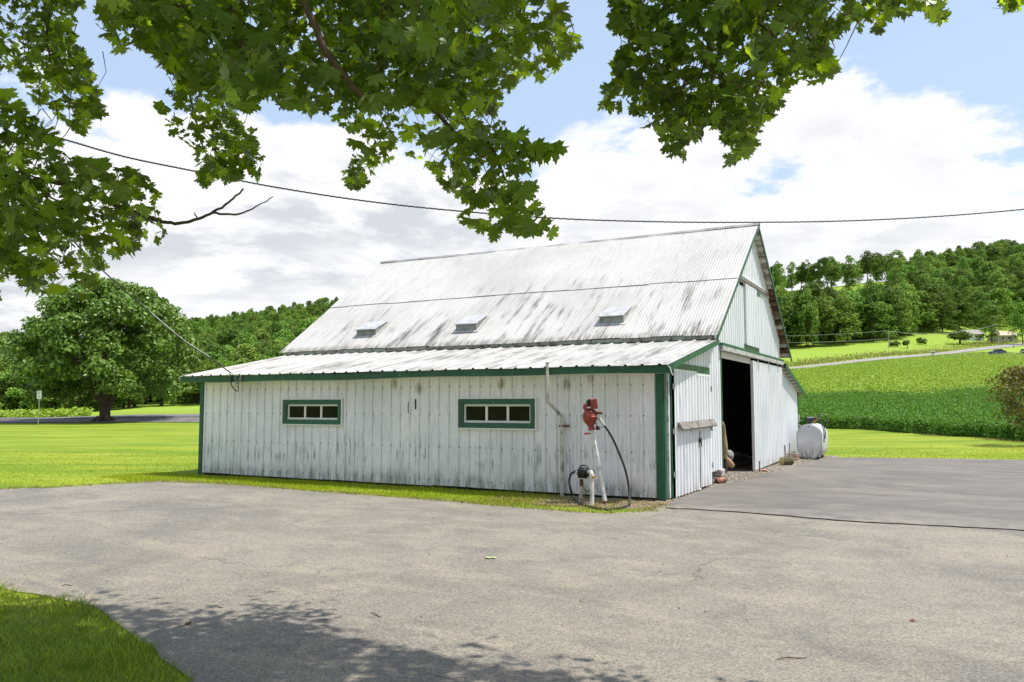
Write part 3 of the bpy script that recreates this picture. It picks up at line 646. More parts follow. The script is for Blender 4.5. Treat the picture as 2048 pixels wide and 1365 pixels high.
# gable end: corrugated siding in the plane x = 0
def siding(name, y0, y1, zb, zt, x0=0.0, pitch=0.20, h=0.036, m=None, parent=barn, extra=()):
    p = []; c = math.floor(y0 / pitch) * pitch
    while c < y1 + pitch:
        p += [(c - 0.5 * pitch, 0), (c - 0.36 * pitch, 0), (c - 0.25 * pitch, h), (c + 0.25 * pitch, h), (c + 0.36 * pitch, 0)]; c += pitch
    px, ph = [a for a, b in p], [b for a, b in p]
    ys = sorted(set([y0, y1] + [a for a in px if y0 < a < y1] + [e for e in extra if y0 < e < y1])); mb = MB(); V = []
    for y_ in ys:
        hh = float(np.interp(y_, px, ph)); V += [(x0 + hh, y_, zb(y_) if callable(zb) else zb), (x0 + hh, y_, zt(y_) if callable(zt) else zt)]
    mb.add(V, [(2 * i, 2 * i + 2, 2 * i + 3, 2 * i + 1) for i in range(len(ys) - 1)])
    return mb.build(name, m or M['gable'], parent)
HZ0, HZ1 = 2.73, 2.90                                       # header over the big doorway
e_ = 0.004
cuts = [0.12, 0.37]
siding('gable_panel', 0.12, 0.34, 0.04, 2.245)
siding('gable_panel', 0.12, 1.45, 2.335, lambda y: lean_z(y) - 0.005); siding('gable_panel', 1.45, 2.87, 2.335, lambda y: lean_z(y) - 0.005, 0.003)
siding('gable_panel', 2.87, 3.40, lambda y: 0.27, lambda y: lean_z(y) - 0.005 if y < 3.05 else main_z(y) - 0.02, extra=(3.05,)); siding('gable_panel', 3.40, 3.84, lambda y: 0.28, lambda y: main_z(y) - 0.03 if y < 3.80 else HZ0 + 0.001, 0.002)
siding('gable_panel', 3.80, 4.90, HZ1, lambda y: min(main_z(y) - 0.03, 4.55), extra=(5.05,)); siding('gable_panel', 4.90, 5.9, HZ1, lambda y: min(main_z(y) - 0.03, 4.50), 0.003, extra=(5.06,)); siding('gable_panel', 5.9, 6.40, HZ1, 4.42, 0.001)
siding('gable_panel', 6.40, 7.9, HZ1 + .02, 4.50, -0.006)
siding('gable_panel', 7.9, 9.2, HZ1, lambda y: min(main_z(y) - 0.05, 4.50), 0.003); siding('gable_panel', 9.2, 10.2, HZ1, lambda y: min(main_z(y) - 0.05, 4.50), 0.0, extra=(9.49,)); siding('gable_panel', 10.2, 10.93, HZ1, lambda y: main_z(y) - 0.05, 0.003)
for i, (a, b) in enumerate([(5.02, 6.15), (6.15, 7.235), (7.235, 8.35), (8.35, 9.45)]): siding('gable_panel', a, b, 4.50, lambda y: main_z(y) - 0.05, 0.022 + 0.003 * (i % 2))
mb = MB().prism([(5.22, 4.53), (9.18, 4.53), (9.10, 4.61), (5.30, 4.61)], 0, 0.03, 0.095); mb.build('hay_door_track', M['greywood'], barn)
MB().box((0.03, 5.32, 4.612), (0.10, 9.08, 4.628)).build('track_cover', M['white'], barn)
hay = siding('hay_door', 6.33, 7.86, 3.03, 4.50, 0.055); MB().box((0.022, 6.30, 3.03), (0.085, 6.335, 4.50)).build('door_edge', M['white'], hay); MB().box((0.05, 7.6, 4.36), (0.10, 7.9, 4.50)).build('door_roller', M['green'], hay)
MB().box((0.024, 6.2, HZ1 + 0.012), (0.045, 7.95, 3.055)).build('hay_sill_board', M['green'], barn)
MB().box((0.002, 6.24, HZ1), (0.028, 6.30, 4.50)).build('hay_door_jamb', M['green'], barn)
# header track, jambs, soffit boards
MB().box((0.028, 3.76, 2.745), (0.125, 11.03, 2.85), 0.004).build('door_track', M['tracktimber'], barn)
MB().box((0.026, 3.74, 2.852), (0.13, 11.05, 2.905), 0.003).build('track_cap', M['green'], barn)
mb = MB(); mb.box((0.006, 3.92, 2.60), (0.026, 6.95, 2.744)).build('header_board', M['peel'], barn)
MB().box((0.0, 3.845, 0.20), (0.045, 3.925, 2.743), 0.003).build('door_jamb', M['green'], barn)
MB().box((0.0, 10.90, 0.02), (0.05, 11.00, 2.742), 0.003).build('door_jamb', M['green'], barn)
MB().prism([(7.26, main_z(7.26) - 0.024), (11.62, main_z(11.62) - 0.024), (11.62, main_z(11.62) - 0.014), (7.26, main_z(7.26) - 0.014)], 0, -0.25, 0.2185).build('board_gap_shade', M['darkwood'], barn)  # dark sheet added behind the boards so their gaps look shadowed
nb = 25; s0 = 7.30
for i in range(nb):
    a = s0 + (11.58 - s0) * i / nb; b = s0 + (11.58 - s0) * (i + 1) / nb - random.uniform(0.045, .07)
    dp = (0.045, 0.075)[i % 2] + random.uniform(-.01, .01)
    mb = MB().prism([(a, main_z(a) - dp - 0.02), (b, main_z(b) - dp - 0.02), (b, main_z(b) - 0.0245), (a, main_z(a) - 0.0245)], 0, -0.25, 0.219)
    mb.build('sheathing_board', M['boardbrown'] if i > 9 and (i % 2 or random.random() < .3) else M['boardwhite'], barn)
# sliding door, left half open
sd = siding('sliding_door', 6.90, 10.88, lambda y: 0.03 + 0.012 * (y - 6.9), 2.68, 0.055, extra=())
MB().box((0.03, 6.87, 0.03), (0.10, 7.00, 2.68), 0.003).build('door_edge', M['white'], sd)
for y_ in (7.5, 8.9, 10.2): MB().box((0.075, y_ - 0.03, 2.50), (0.10, y_ + 0.03, 2.744), 0.004).build('door_hanger', M['galv'], sd)
for y_ in (7.5, 8.9, 10.2): MB().box((0.0765, y_ - 0.055, 2.47), (0.0805, y_ + 0.055, 2.53)).box((0.0765, y_ - 0.02, 2.40), (0.0805, y_ + 0.02, 2.44)).build('bolt_plate', M['iron'], sd)
# annex on the far side
for a, b in [(11.0, 12.0), (12.0, 13.0), (13.0, 13.93)]: siding('annex_panel', a, b, 0.04, lambda y: annex_z(y) - 0.02, 0.0, 0.20, 0.030)
MB().box((0.0, 13.93, 0.02), (0.04, 14.06, 1.98), 0.003).build('corner_post', M['green'], barn)
for i in range(9):
    a = 11.05 + i * 0.40; MB().prism([(a, annex_z(a) - 0.11), (a + 0.12, annex_z(a + .12) - 0.11), (a + 0.12, annex_z(a + .12) - 0.015), (a, annex_z(a) - 0.015)], 0, -0.1, 0.168).build('rafter_lath', M['peel'], barn)
MB().box((0.018, 13.84, 1.07), (0.085, 13.93, 1.29), 0.006).build('meter_box', M['galv'], barn); MB().tube([(0.04, 13.9, 1.07), (0.045, 13.9, 0.98), (0.14, 13.85, 0.92), (0.25, 13.75, 0.88)], 0.012, 6).build('conduit', M['galv'], barn)
# unseen sides, so that the inside stays dark
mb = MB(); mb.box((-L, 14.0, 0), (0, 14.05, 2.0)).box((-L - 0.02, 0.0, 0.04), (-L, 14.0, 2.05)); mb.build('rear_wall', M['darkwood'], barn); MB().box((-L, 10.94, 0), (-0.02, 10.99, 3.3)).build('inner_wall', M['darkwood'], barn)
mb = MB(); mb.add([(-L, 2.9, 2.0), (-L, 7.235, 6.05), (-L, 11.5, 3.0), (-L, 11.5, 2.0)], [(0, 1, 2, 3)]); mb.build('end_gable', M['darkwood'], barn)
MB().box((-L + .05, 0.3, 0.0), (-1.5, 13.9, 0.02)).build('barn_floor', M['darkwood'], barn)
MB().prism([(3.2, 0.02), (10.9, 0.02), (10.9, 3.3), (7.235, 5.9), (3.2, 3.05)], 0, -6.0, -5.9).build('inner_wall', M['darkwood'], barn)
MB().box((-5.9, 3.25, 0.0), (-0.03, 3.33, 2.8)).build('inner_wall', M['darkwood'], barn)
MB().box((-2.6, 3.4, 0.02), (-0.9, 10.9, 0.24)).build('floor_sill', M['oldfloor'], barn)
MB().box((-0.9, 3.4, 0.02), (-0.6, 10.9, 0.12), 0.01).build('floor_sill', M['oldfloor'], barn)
# double door in the lean-to's end
DZ = 2.19
MB().box((0.024, 0.12, 2.17), (0.05, 2.92, 2.345), 0.003).build('door_header', M['green'], barn)
MB().box((0.024, 2.83, 0.10), (0.046, 2.90, 2.169), 0.003).build('door_jamb', M['green'], barn); MB().box((0.024, 0.30, 0.04), (0.046, 0.365, 2.169), 0.003).build('door_jamb', M['green'], barn)
for y0, y1, top, bot, xx, sgn in ((0.375, 1.83, 2.215, 0.035, 0.052, 1), (1.84, 2.825, 2.185, 0.06, 0.058, -1)):
    dr = siding('shed_door', y0, y1, bot, top, xx, 0.195, 0.034)
    MB().box((xx - .02, y0 - .004, top - .03), (xx + .032, y1 + .004, top + 0.012)).build('top_rail', M['white'], dr)
    if sgn < 0: MB().prism([(xx - .01, y0 - .012), (xx + .034, y0 - .012), (xx + .034, y0 + .13), (xx - .01, y0 + .10)], 2, bot - .03, 1.12).build('door_edge', M['white'], dr)
    hy = y0 - 0.02 if sgn > 0 else y1 + 0.02
    for hzz in (0.42, 1.15, 1.92):
        h = MB().box((xx + .02, hy - .045, hzz - .05), (xx + .036, hy + .05, hzz + .05), 0.003).tube([(xx + .04, hy, hzz - .06), (xx + .04, hy, hzz + .06)], 0.011, 6); h.build('hinge', M['galv'], dr)
    q0, q1 = (1.0, 1.05) if sgn > 0 else (2.3, 2.35)
    MB().tube([(xx + .03, q0, 1.30), (xx + .15, q0, 1.13), (xx + .16, q0, 1.22)], 0.008, 5).build('hook', M['galv'], dr)
    if sgn < 0:
        la = MB().box((xx + .03, y0 + .03, 0.93), (xx + .05, y0 + .20, 0.97)).tube([(xx + .05, y0 + .05, 0.99), (xx + .07, y0 + .06, 0.92), (xx + .06, y0 + .12, 0.83)], 0.012, 6).box((xx + .045, y0 + .0, 0.90), (xx + .075, y0 + .06, 0.99), 0.008); la.build('latch', M['iron'], dr)
bb = thing('bar_board', (0.15, 1.7, 1.20), 'grey weathered plank barring the small double door', 'board')
Mx = Matrix.Translation((0.14, 1.70, 1.245)) @ Matrix.Rotation(R(-32), 4, 'Y') @ Matrix.Rotation(R(0.6), 4, 'X')
MB().box((-0.022, -1.22, -0.075), (0.022, 1.22, 0.075), 0.004, Mx).build('plank', M['greywood'], bb)
for y_ in (-0.15, 0.85): MB().box((0.0225, y_ - 0.008, -0.07), (0.026, y_ + 0.008, 0.07), 0, Mx).build('nail_strip', M['iron'], bb)
# ------------------------------------------------------------------ things beside the barn
vp = thing('vent_pipe', (-1.83, -0.11, 0), 'tall thin vent pipe with a kink, standing against the front wall', 'pipe')
MB().tube([(-1.93, -0.46, 2.34), (-1.93, -0.455, 1.69)], 0.027, 10).build('upper_pipe', M['pipe'], vp)
MB().tube([(-1.93, -0.455, 1.72), (-1.928, -0.45, 1.66), (-1.84, -0.18, 1.46), (-1.82, -0.11, 1.42), (-1.82, -0.10, 1.36)], 0.029, 10).build('elbow_pipe', M['pipe'], vp)
MB().tube([(-1.82, -0.10, 1.40), (-1.825, -0.095, 0.0)], 0.034, 10).build('lower_pipe', M['pipe'], vp)
MB().tube([(-1.93, -0.46, 2.33), (-1.93, -0.46, 2.345)], [0.034, 0.042], 10).build('pipe_cap', M['pipe'], vp)
MB().box((-1.87, -0.13, 1.215), (-1.70, -0.02, 1.25), 0.004).build('bracket', M['rust'], vp)

GB = gp(1212, 1010); A0 = Vector((GB.x, -0.86, 0)); A1 = Vector((-0.935, -0.86, 1.19)); ax = (A1 - A0).normalized()
fp = thing('fuel_pump', (A0.x, A0.y, 0), 'red hand fuel pump on a leaning white standpipe beside the barn', 'fuel pump')
MB().tube([A0, A0.lerp(A1, .5), A1], 0.036, 12).build('standpipe', M['whitepipe'], fp)
mb = MB()
for s_ in (0.02, 0.47, 0.94): mb = MB().tube([A0.lerp(A1, s_), A0.lerp(A1, s_ + 0.03)], 0.046, 12); mb.build('pipe_collar', M['rust'] if s_ < .1 else M['alu'], fp)
MB().tube([A1 - ax * .05 + Vector((-.03, -.03, 0)), A1 - ax * .055 + Vector((-.12, -.05, -0.005))], [0.012, 0.018], 8).build('lever', M['pink'], fp)
H = A1 + ax * 0.22                                         # centre of the pump body
Q = lambda dx, dy, dz: H + Vector((dx, dy, dz))
MB().tube([A1, A1 + ax * 0.03, A1 + ax * 0.06, A1 + ax * 0.12], [0.055, 0.06, 0.045, 0.075], 12).build('pump_neck', M['red'], fp)
fd = Vector((-0.62, -0.78, 0.0)).normalized()
mb = MB().tube([H - fd * .11, H - fd * .085, H - fd * .08, H + fd * .02, H + fd * .025, H + fd * .07, H + fd * .09], [0.06, 0.10, 0.125, 0.125, 0.112, 0.10, 0.05], 16)
bd = mb.build('pump_body', M['red'], fp)
for i in range(8):
    a = 2 * math.pi * i / 8; e1 = fd.cross(Vector((0, 0, 1))).normalized(); c = H + (e1 * math.cos(a) + Vector((0, 0, 1)) * math.sin(a)) * 0.122
    MB().tube([c - fd * .03, c + fd * .035], 0.022, 8).build('bolt_lug', M['red'], bd)
MB().tube([H + fd * .088, H + fd * .105], [0.035, 0.03], 10).build('hub_cap', M['red'], bd)
MB().tube([Q(-0.03, -.02, .09), Q(-0.075, -.02, .15), Q(-0.07, -.01, .20)], [0.035, 0.03, 0.032], 8).tube([Q(-0.08, -.01, .185), Q(0.02, 0, .20)], 0.03, 8).build('pump_arm', M['red'], fp)
mt = Matrix.Translation(Q(0.075, 0.0, 0.215)) @ Matrix.Rotation(R(28), 4, 'Z') @ Matrix.Rotation(R(-8), 4, 'Y')
bx_ = MB().box((-0.055, -0.07, -0.085), (0.06, 0.07, 0.085), 0.012, mt).build('switch_box', M['red'], fp)
for i in range(3): MB().box((-0.04, -0.073, -0.05 + i * .05), (0.05, -0.069, -0.038 + i * .05), 0, mt).build('box_rib', M['rust'], bx_)
MB().tube([Q(0.0, -.03, .24), Q(0.035, -.05, .24)], [0.05, 0.055], 12).build('motor_end', M['iron'], fp)
MB().tube([Q(0.08, 0, 0.06), Q(0.19, -.01, 0.075), Q(0.23, -.01, 0.055)], [0.03, 0.024, 0.02], 8).tube([Q(.10, -.01, -.02), Q(.13, -.02, -.12), Q(.15, -.02, -.16)], 0.014, 6).build('nozzle_holder', M['rust'], fp)
MB().box(Q(.125, -.05, -.21), Q(.185, 0.01, -.15), 0.01).build('padlock', M['black'], fp)
hs = thing('fuel_hose', (-0.36, -0.67, 0), 'black rubber hose looping from the red pump down to the small pump', 'hose')
hp = [(1209, 852), (1220, 868), (1232, 892), (1249, 935), (1257, 970)]
pts = [pl(x, y, 1, -0.86 + 0.03 * i) for i, (x, y) in enumerate(hp)] + [gp(1259, 1000, 0.10), gp(1257, 1012, 0.02), gp(1235, 1017, 0.02), gp(1205, 1018.5, 0.02), gp(1180, 1014, 0.02), gp(1160, 1009, 0.02), gp(1148, 997, 0.06)]
pts += [pl(1141, 978, 1, -0.80), pl(1138.5, 962, 1, -0.78), pl(1142, 949, 1, -0.76), pl(1150, 943.5, 1, -0.74), pl(1156, 943, 1, -0.74)]
MB().tube(resample(pts, 6), 0.0185, 8).build('rubber_hose', M['black'], hs)
n0_ = pl(1209, 852, 1, -0.86); n1_ = pl(1197, 834, 1, -0.87)
nz = MB().tube([n0_, n0_.lerp(n1_, .45), n0_.lerp(n1_, .9), n1_ + Vector((-.02, 0, .03))], [0.02, 0.024, 0.03, 0.026], 10).tube([n1_ + Vector((0, 0, .0)), n1_ + Vector((-.10, 0, 0.01)), n1_ + Vector((-.15, .02, -.02))], [0.028, 0.02, 0.016], 8).build('nozzle', M['alu'], hs)
MB().tube([n1_ + Vector((-.03, -.01, -.05)), n1_ + Vector((-.04, -.02, -.12)), n1_ + Vector((0.01, -.02, -.16)), n0_ + Vector((-.03, -.01, -.03)), n0_ + Vector((0, 0, -.005))], 0.008, 6).build('trigger_guard', M['alu'], nz)

tp = thing('transfer_pump', (-1.12, -0.8, 0), 'small black electric pump bolted across two short pipe posts', 'pump')
a = gp(1162, 1006); b = gp(1184, 1010)
ztop = pl(1163, 958, 1, a.y).z
MB().tube([(a.x, a.y, 0), (a.x + .01, a.y, ztop - .03)], 0.031, 10).build('pipe_post', M['postrust'], tp)
MB().tube([(a.x + .01, a.y, ztop - 0.12), (a.x + .011, a.y, ztop - .0)], 0.0325, 10).build('rusty_post_top', M['rust'], tp)
MB().tube([(b.x, b.y, 0), (b.x, b.y, ztop + .02)], 0.036, 10).build('pipe_post', M['whitepipe'], tp)
MB().tube([(b.x, b.y, ztop), (b.x, b.y, ztop + .09), (b.x - .02, b.y + .02, ztop + .125), (b.x - .08, b.y + .05, ztop + .13)], [.042, .045, .042, .036], 10).build('elbow', M['alu'], tp)
MB().tube([(b.x + .0, b.y - .02, ztop + .06), (b.x + .06, b.y - .04, ztop + .05)], .018, 8).build('brass_plug', M['brass'], tp)
c = Vector((a.x + 0.03, a.y - 0.02, ztop))
MB().box(c + Vector((-.15, -.07, 0)), c + Vector((.24, .07, .018)), 0.003).build('mounting_plate', M['alu'], tp)
m_ = MB().tube([c + Vector((-.06, 0, .10)), c + Vector((-.05, 0, .10)), c + Vector((.08, 0, .10)), c + Vector((.09, 0, .10))], [.05, .085, .085, .06], 14).box(c + Vector((-.05, -.05, .018)), c + Vector((.07, .05, .05)), .005); mo = m_.build('motor', M['iron'], tp)
for i in range(4): MB().tube([c + Vector((-.03 + i * .028, 0, .10)), c + Vector((-.02 + i * .028, 0, .10))], .091, 14).build('cooling_fin', M['iron'], mo)
MB().tube([c + Vector((.09, 0, .10)), c + Vector((.12, 0, .10)), c + Vector((.20, 0, .10)), c + Vector((.21, 0, .10))], [.045, .062, .062, .04], 12).build('pump_housing', M['iron'], tp)
MB().tube(resample([c + Vector((-.03, -.02, .175)), c + Vector((-.01, -.03, .215)), c + Vector((.09, -.03, .22)), c + Vector((.13, -.02, .16))], 4), .011, 6).build('carry_handle', M['black'], tp)
MB().tube([c + Vector((-.11, 0, .10)), c + Vector((-.05, 0, .10))], .024, 8).build('hose_port', M['alu'], tp)
MB().tube(resample([(a.x + .05, a.y - .02, ztop - .13), (a.x + .12, a.y - .05, ztop - .20), (a.x + .22, a.y - .10, .24), (b.x, b.y, .16)], 5), .008, 6).build('power_cord', M['black'], tp)

# fuel tank by the annex
def oval(w_, h_, n=36):
    o = []; r = w_ / 2
    for i in range(n):
        a = 2 * math.pi * i / n; o.append((r * math.cos(a), (h_ / 2 - r) * (1 if math.sin(a) > 1e-9 else -1 if math.sin(a) < -1e-9 else 0) + r * math.sin(a)))
    return o
tk = thing('fuel_tank', (0.61, 12.8, 0), 'silver oval fuel tank with black hoses on top, beside the annex', 'tank')
tx, ty, tz = 0.61, 12.04, 0.53
prof = oval(0.70, 1.02); rings = [(0.0, .94), (0.012, .985), (0.03, 1.0), (1.42, 1.0), (1.44, .985), (1.452, .94)]
mb = MB(); V = [(tx + p * s_, ty + d, tz + q * s_) for d, s_ in rings for p, q in prof]; n_ = len(prof)
mb.add(V, [(r * n_ + i, r * n_ + (i + 1) % n_, (r + 1) * n_ + (i + 1) % n_, (r + 1) * n_ + i) for r in range(len(rings) - 1) for i in range(n_)], True)
mb.build('tank_shell', M['tank'], tk)
mb = MB(); mb.add([(tx + p * .94, ty + .012, tz + q * .94) for p, q in prof], [tuple(range(n_))[::-1]]); mb.build('tank_end', M['tank'], tk)
mb = MB(); mb.add([(tx + p * .94, ty + 1.448, tz + q * .94) for p, q in prof], [tuple(range(n_))]); mb.build('tank_end', M['tank'], tk)
mb = MB().tube([(tx + p * 1.008, ty + .02, tz + q * 1.005) for p, q in prof + prof[:1]], .010, 6); mb.build('end_seam', M['galv'], tk)
for i in (0, 1):
    for sx in (-.2, .2): MB().box((tx + sx - .03, ty + .2 + i * .95, -0.005), (tx + sx + .03, ty + .26 + i * .95, 0.10)).build('tank_leg', M['iron'], tk)
MB().tube([(tx, ty + .008, tz + .44), (tx, ty - .004, tz + .44)], .02, 8).build('end_plug', M['iron'], tk)
zt = tz + .53
pm = MB().tube([(tx - .02, ty + .32, zt - .01), (tx - .02, ty + .32, zt + .08)], [.05, .045], 10).tube([(tx - .10, ty + .26, zt + .12), (tx + .06, ty + .36, zt + .13)], [.075, .085], 12).box((tx - .13, ty + .24, zt + .05), (tx - .03, ty + .33, zt + .2), .015); pm.build('tank_pump', M['iron'], tk)
MB().tube([(tx + .0, ty + .4, zt + .15), (tx + .0, ty + .4, zt + .36)], .008, 6).build('vent_rod', M['iron'], tk)
MB().tube([(tx + .08, ty + .7, zt - .02), (tx + .08, ty + .7, zt + .16), (tx + .14, ty + .7, zt + .17)], [.03, .035, .03], 8).tube([(tx + .02, ty + .7, zt + .1), (tx + .2, ty + .7, zt + .12)], .03, 8).build('brass_valve', M['brass'], tk)
for off_, l_ in ((0.0, 0.66), (0.30, 0.56)):
    e = Vector((tx + .05, ty + .36 + off_, zt + .10)); MB().tube(resample([e, e + Vector((.10, 0, .06)), e + Vector((.22, .0, -.06)), e + Vector((.315, 0, -.30)), e + Vector((.315, 0, -l_))], 6), .014, 7).build('drop_hose', M['black'], tk)
e = Vector((tx + .14, ty + .72, zt + .16)); MB().tube(resample([e, e + Vector((.05, .05, .10)), e + Vector((.20, .1, .07)), e + Vector((.27, .1, -.10)), e + Vector((.28, .05, -.2))], 6), .016, 7).build('top_hose', M['black'], tk)

# odds and ends along the gable wall
lg = thing('log', (0.42, 9.5, 0), 'short mossy log lying by the sliding door with a yellow sawn end', 'log')
pts_ = [Vector((0.28, 9.32, 0.11)), Vector((0.38, 9.42, 0.11)), Vector((0.50, 9.53, 0.11))]
MB().tube(pts_, [.11, .114, .11], 14, False).build('bark', M['mossylog'], lg); d_ = (pts_[2] - pts_[0]).normalized()
MB().tube([pts_[2] - d_ * .004, pts_[2] + d_ * .006], [.109, .104], 14).build('sawn_end', M['logend'], lg); MB().tube([pts_[0] - d_ * .006, pts_[0] + d_ * .004], [.104, .109], 14).build('sawn_end', M['logend'], lg)
bp = thing('leaning_board', (0.09, 10.95, 0), 'short pale board propped upright at the sliding door edge', 'board'); MB().box((0.075, 10.88, 0.0), (0.10, 11.05, 0.46), 0.003, Matrix.Translation((0.03, 0, 0)) @ Matrix.Rotation(R(-3), 4, 'Y')).build('plank', M['greywood'], bp)
rb = MB().tube([(0.30, 10.35, 0.0), (0.19, 11.2, 0.50)], .014, 6).build('iron_rod', M['iron']); prop(rb, 'thin iron rod leaning behind the mossy log', 'rod')
sk = MB().tube([(0.24, 6.62, 0.0), (0.24, 6.62, 0.26)], .013, 6).tube([(0.24, 6.59, 0.255), (0.24, 6.65, 0.262)], .017, 6).build('iron_stake', M['rust']); prop(sk, 'rusty iron stake standing in gravel before the sliding door', 'stake')
def stone(c, r, name, m, label, cat='stone', group=None, seed=0):
    bm = bmesh.new(); bmesh.ops.create_icosphere(bm, subdivisions=2, radius=1); rr = random.Random(seed)
    ks = [(Vector((rr.gauss(0, 1), rr.gauss(0, 1), rr.gauss(0, 1))).normalized(), rr.uniform(.55, .95)) for _ in range(9)]
    for v in bm.verts:
        for nrm, dd in ks:
            e_2 = v.co.dot(nrm) - dd
            if e_2 > 0: v.co -= nrm * e_2
        v.co = Vector((v.co.x * r[0], v.co.y * r[1], v.co.z * r[2]))
    me = bpy.data.meshes.new(name); bm.to_mesh(me); bm.free(); me.materials.append(m); return prop(put(name, me, None, c), label, cat, group)
stone((0.05, 3.62, 0.05), (.14, .19, .09), 'fieldstone', M['redstone'], 'reddish flat stone on the gravel below the doorway corner', seed=2)
cb = MB().box((-0.10, 3.56, 0.13), (0.10, 3.86, 0.285), 0.02).build('stone_block', M['block']); prop(cb, 'pinkish grey block propping the wall corner by the doorway', 'block')
stone((-0.16, 3.2, 0.08), (.16, .25, .13), 'fieldstone', M['stone'], 'dark stone under the wall beside the double door', seed=5)
stone((0.28, 7.1, 0.015), (.12, .16, .05), 'fieldstone', M['redstone'], 'small red stone on gravel by the iron stake', seed=6)
for i, (x_, y_, z_, rz) in enumerate([(0.10, 12.05, 0.035, 4), (0.28, 12.10, 0.035, -8), (0.18, 12.3, 0.035, 10), (0.12, 12.08, 0.105, 12), (0.27, 12.2, 0.105, -4), (0.16, 12.12, 0.175, 6), (0.30, 12.22, 0.172, 30)]):
    lab = ['bottom brick nearest the siding in the small heap', 'bottom brick nearest the yard in the small heap', 'bottom brick at the back of the small heap', 'second layer brick next to the siding in the heap', 'second layer brick on the yard side of the heap', 'top brick lying square on the small heap', 'top brick lying askew on the small heap'][i]
    b_ = MB().box((-.10, -.05, -.033), (.10, .05, .033), .004, Matrix.Rotation(R(rz), 4, 'Z')).build('loose_brick', M['brick'] if i % 3 else M['block']); b_.location = (x_, y_ - .55, z_); prop(b_, lab, 'brick', 'bricks heaped by the annex')
# junk seen through the doorway
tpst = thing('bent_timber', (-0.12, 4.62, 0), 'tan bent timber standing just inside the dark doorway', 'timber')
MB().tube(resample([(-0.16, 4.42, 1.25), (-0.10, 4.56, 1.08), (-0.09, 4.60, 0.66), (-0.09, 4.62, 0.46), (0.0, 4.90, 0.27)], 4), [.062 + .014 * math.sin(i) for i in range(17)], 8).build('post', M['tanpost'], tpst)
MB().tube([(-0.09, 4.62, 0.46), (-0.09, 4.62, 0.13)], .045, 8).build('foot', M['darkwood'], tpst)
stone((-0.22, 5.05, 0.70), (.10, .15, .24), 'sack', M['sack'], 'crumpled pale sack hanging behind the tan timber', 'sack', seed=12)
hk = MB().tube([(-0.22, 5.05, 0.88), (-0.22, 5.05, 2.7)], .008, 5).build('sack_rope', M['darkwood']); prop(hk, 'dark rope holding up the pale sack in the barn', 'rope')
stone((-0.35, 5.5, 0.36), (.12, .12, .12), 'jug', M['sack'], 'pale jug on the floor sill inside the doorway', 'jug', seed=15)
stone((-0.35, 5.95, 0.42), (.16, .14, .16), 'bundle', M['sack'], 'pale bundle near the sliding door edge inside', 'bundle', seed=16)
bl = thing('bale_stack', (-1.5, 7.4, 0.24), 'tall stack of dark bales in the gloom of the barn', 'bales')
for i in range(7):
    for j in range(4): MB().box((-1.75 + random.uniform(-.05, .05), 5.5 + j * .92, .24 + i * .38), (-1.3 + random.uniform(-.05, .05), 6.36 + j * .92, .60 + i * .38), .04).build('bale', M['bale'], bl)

# ------------------------------------------------------------------ wires and poles
def wire(pts, r, name, label, m=None, n=10, twist=0.0, group=None):
    P = resample(pts, n)
    if twist: P = [p + Vector((0, 0, twist * math.sin(i * 1.9))) for i, p in enumerate(P)]
    o = MB().tube(P, r, 6).build(name, m or M['wire']); return prop(o, label, 'cable', group)
oc = [(-60, 225), (124, 278), (250, 314), (380, 341), (540, 373), (720, 401), (890, 420), (1110, 437), (1320, 444), (1515, 445), (1700, 442), (1880, 433), (2048, 419), (2250, 398)]
wire([at(x, y, 13.0 + 0.002 * (x - 1000)) for x, y in oc], 0.0125, 'power_line', 'long black cable sagging across the sky above the barn roof', n=50, twist=0.003)
sd_ = [(465, 749), (420, 716), (365, 680), (300, 625), (222, 557), (120, 455), (0, 325)]
dv = [18.05, 17.6, 17.0, 16.2, 15.0, 13.5, 12.0]
e0 = at(465, 749, 18.05)
dcab = thing('service_drop', tuple(e0), 'service cable dropping from the upper left to the barn eave', 'cable')
MB().tube(resample([at(x, y, v) for (x, y), v in zip(sd_, dv)], 16), 0.013, 6).build('drop_cable', M['wire'], dcab)
MB().tube(resample([at(x, y, v) + Vector((0, 0, 0.012)) for (x, y), v in zip(sd_[1:4], dv[1:4])], 10), 0.010, 6).build('bare_neutral', M['wirelight'], dcab)
yl = -0.40
for q, m_, r_ in (([(466, 748), (462, 762), (465, 775), (474, 783), (477, 778), (476, 764), (480, 752)], M['wire'], .010), ([(470, 752), (473, 768), (479, 758), (483, 752), (480, 764), (474, 775)], M['galv'], .009), ([(463, 750), (461, 765), (468, 779)], M['wire'], .010)):
    MB().tube(resample([pl(x, y, 1, yl) for x, y in q], 5), r_, 6).build('cable_loop', m_, dcab)
def pole(px, py, top, label, dv=0, arm=None, box=False, r=0.14, p=None):
    p = p or hit(px, py); u, v = uv_of(p); h = at(px, top, v).z - p.z
    t = thing('utility_pole', tuple(p), label, 'pole', None)
    MB().tube([p - Vector((0, 0, .3)), p + Vector((0, 0, h))], [r, r * .7], 8).build('pole_shaft', M['pole'], t)
    if arm: MB().tube([p - UR * arm + Vector((0, 0, h - 1.0)), p + UR * arm + Vector((0, 0, h - 1.0))], .07, 6).build('cross_arm', M['pole'], t)
    if box: MB().tube([p + UR * -.35 + Vector((0, 0, h - 2.6)), p + UR * -.35 + Vector((0, 0, h - 1.5))], .26, 10).build('transformer', M['galv'], t)
    return p, h
P1, h1 = pole(1778, 697, 662, 'grey pole alone at the edge of the upper meadow, without crossarm')
P2, h2 = pole(1997, 693, 649, 'taller roadside pole with a transformer near the houses', box=True)
P3, h3 = pole(2027, 697, 662, 'roadside pole with a crossarm close to the dark parked car', arm=1.2)
pv = W(-0.338 * 150, 150); pv.z = gz(pv); pole(476, 735, 688, 'grey pole with a transformer against the woods above the lean-to roof', box=True, p=pv, r=.18)
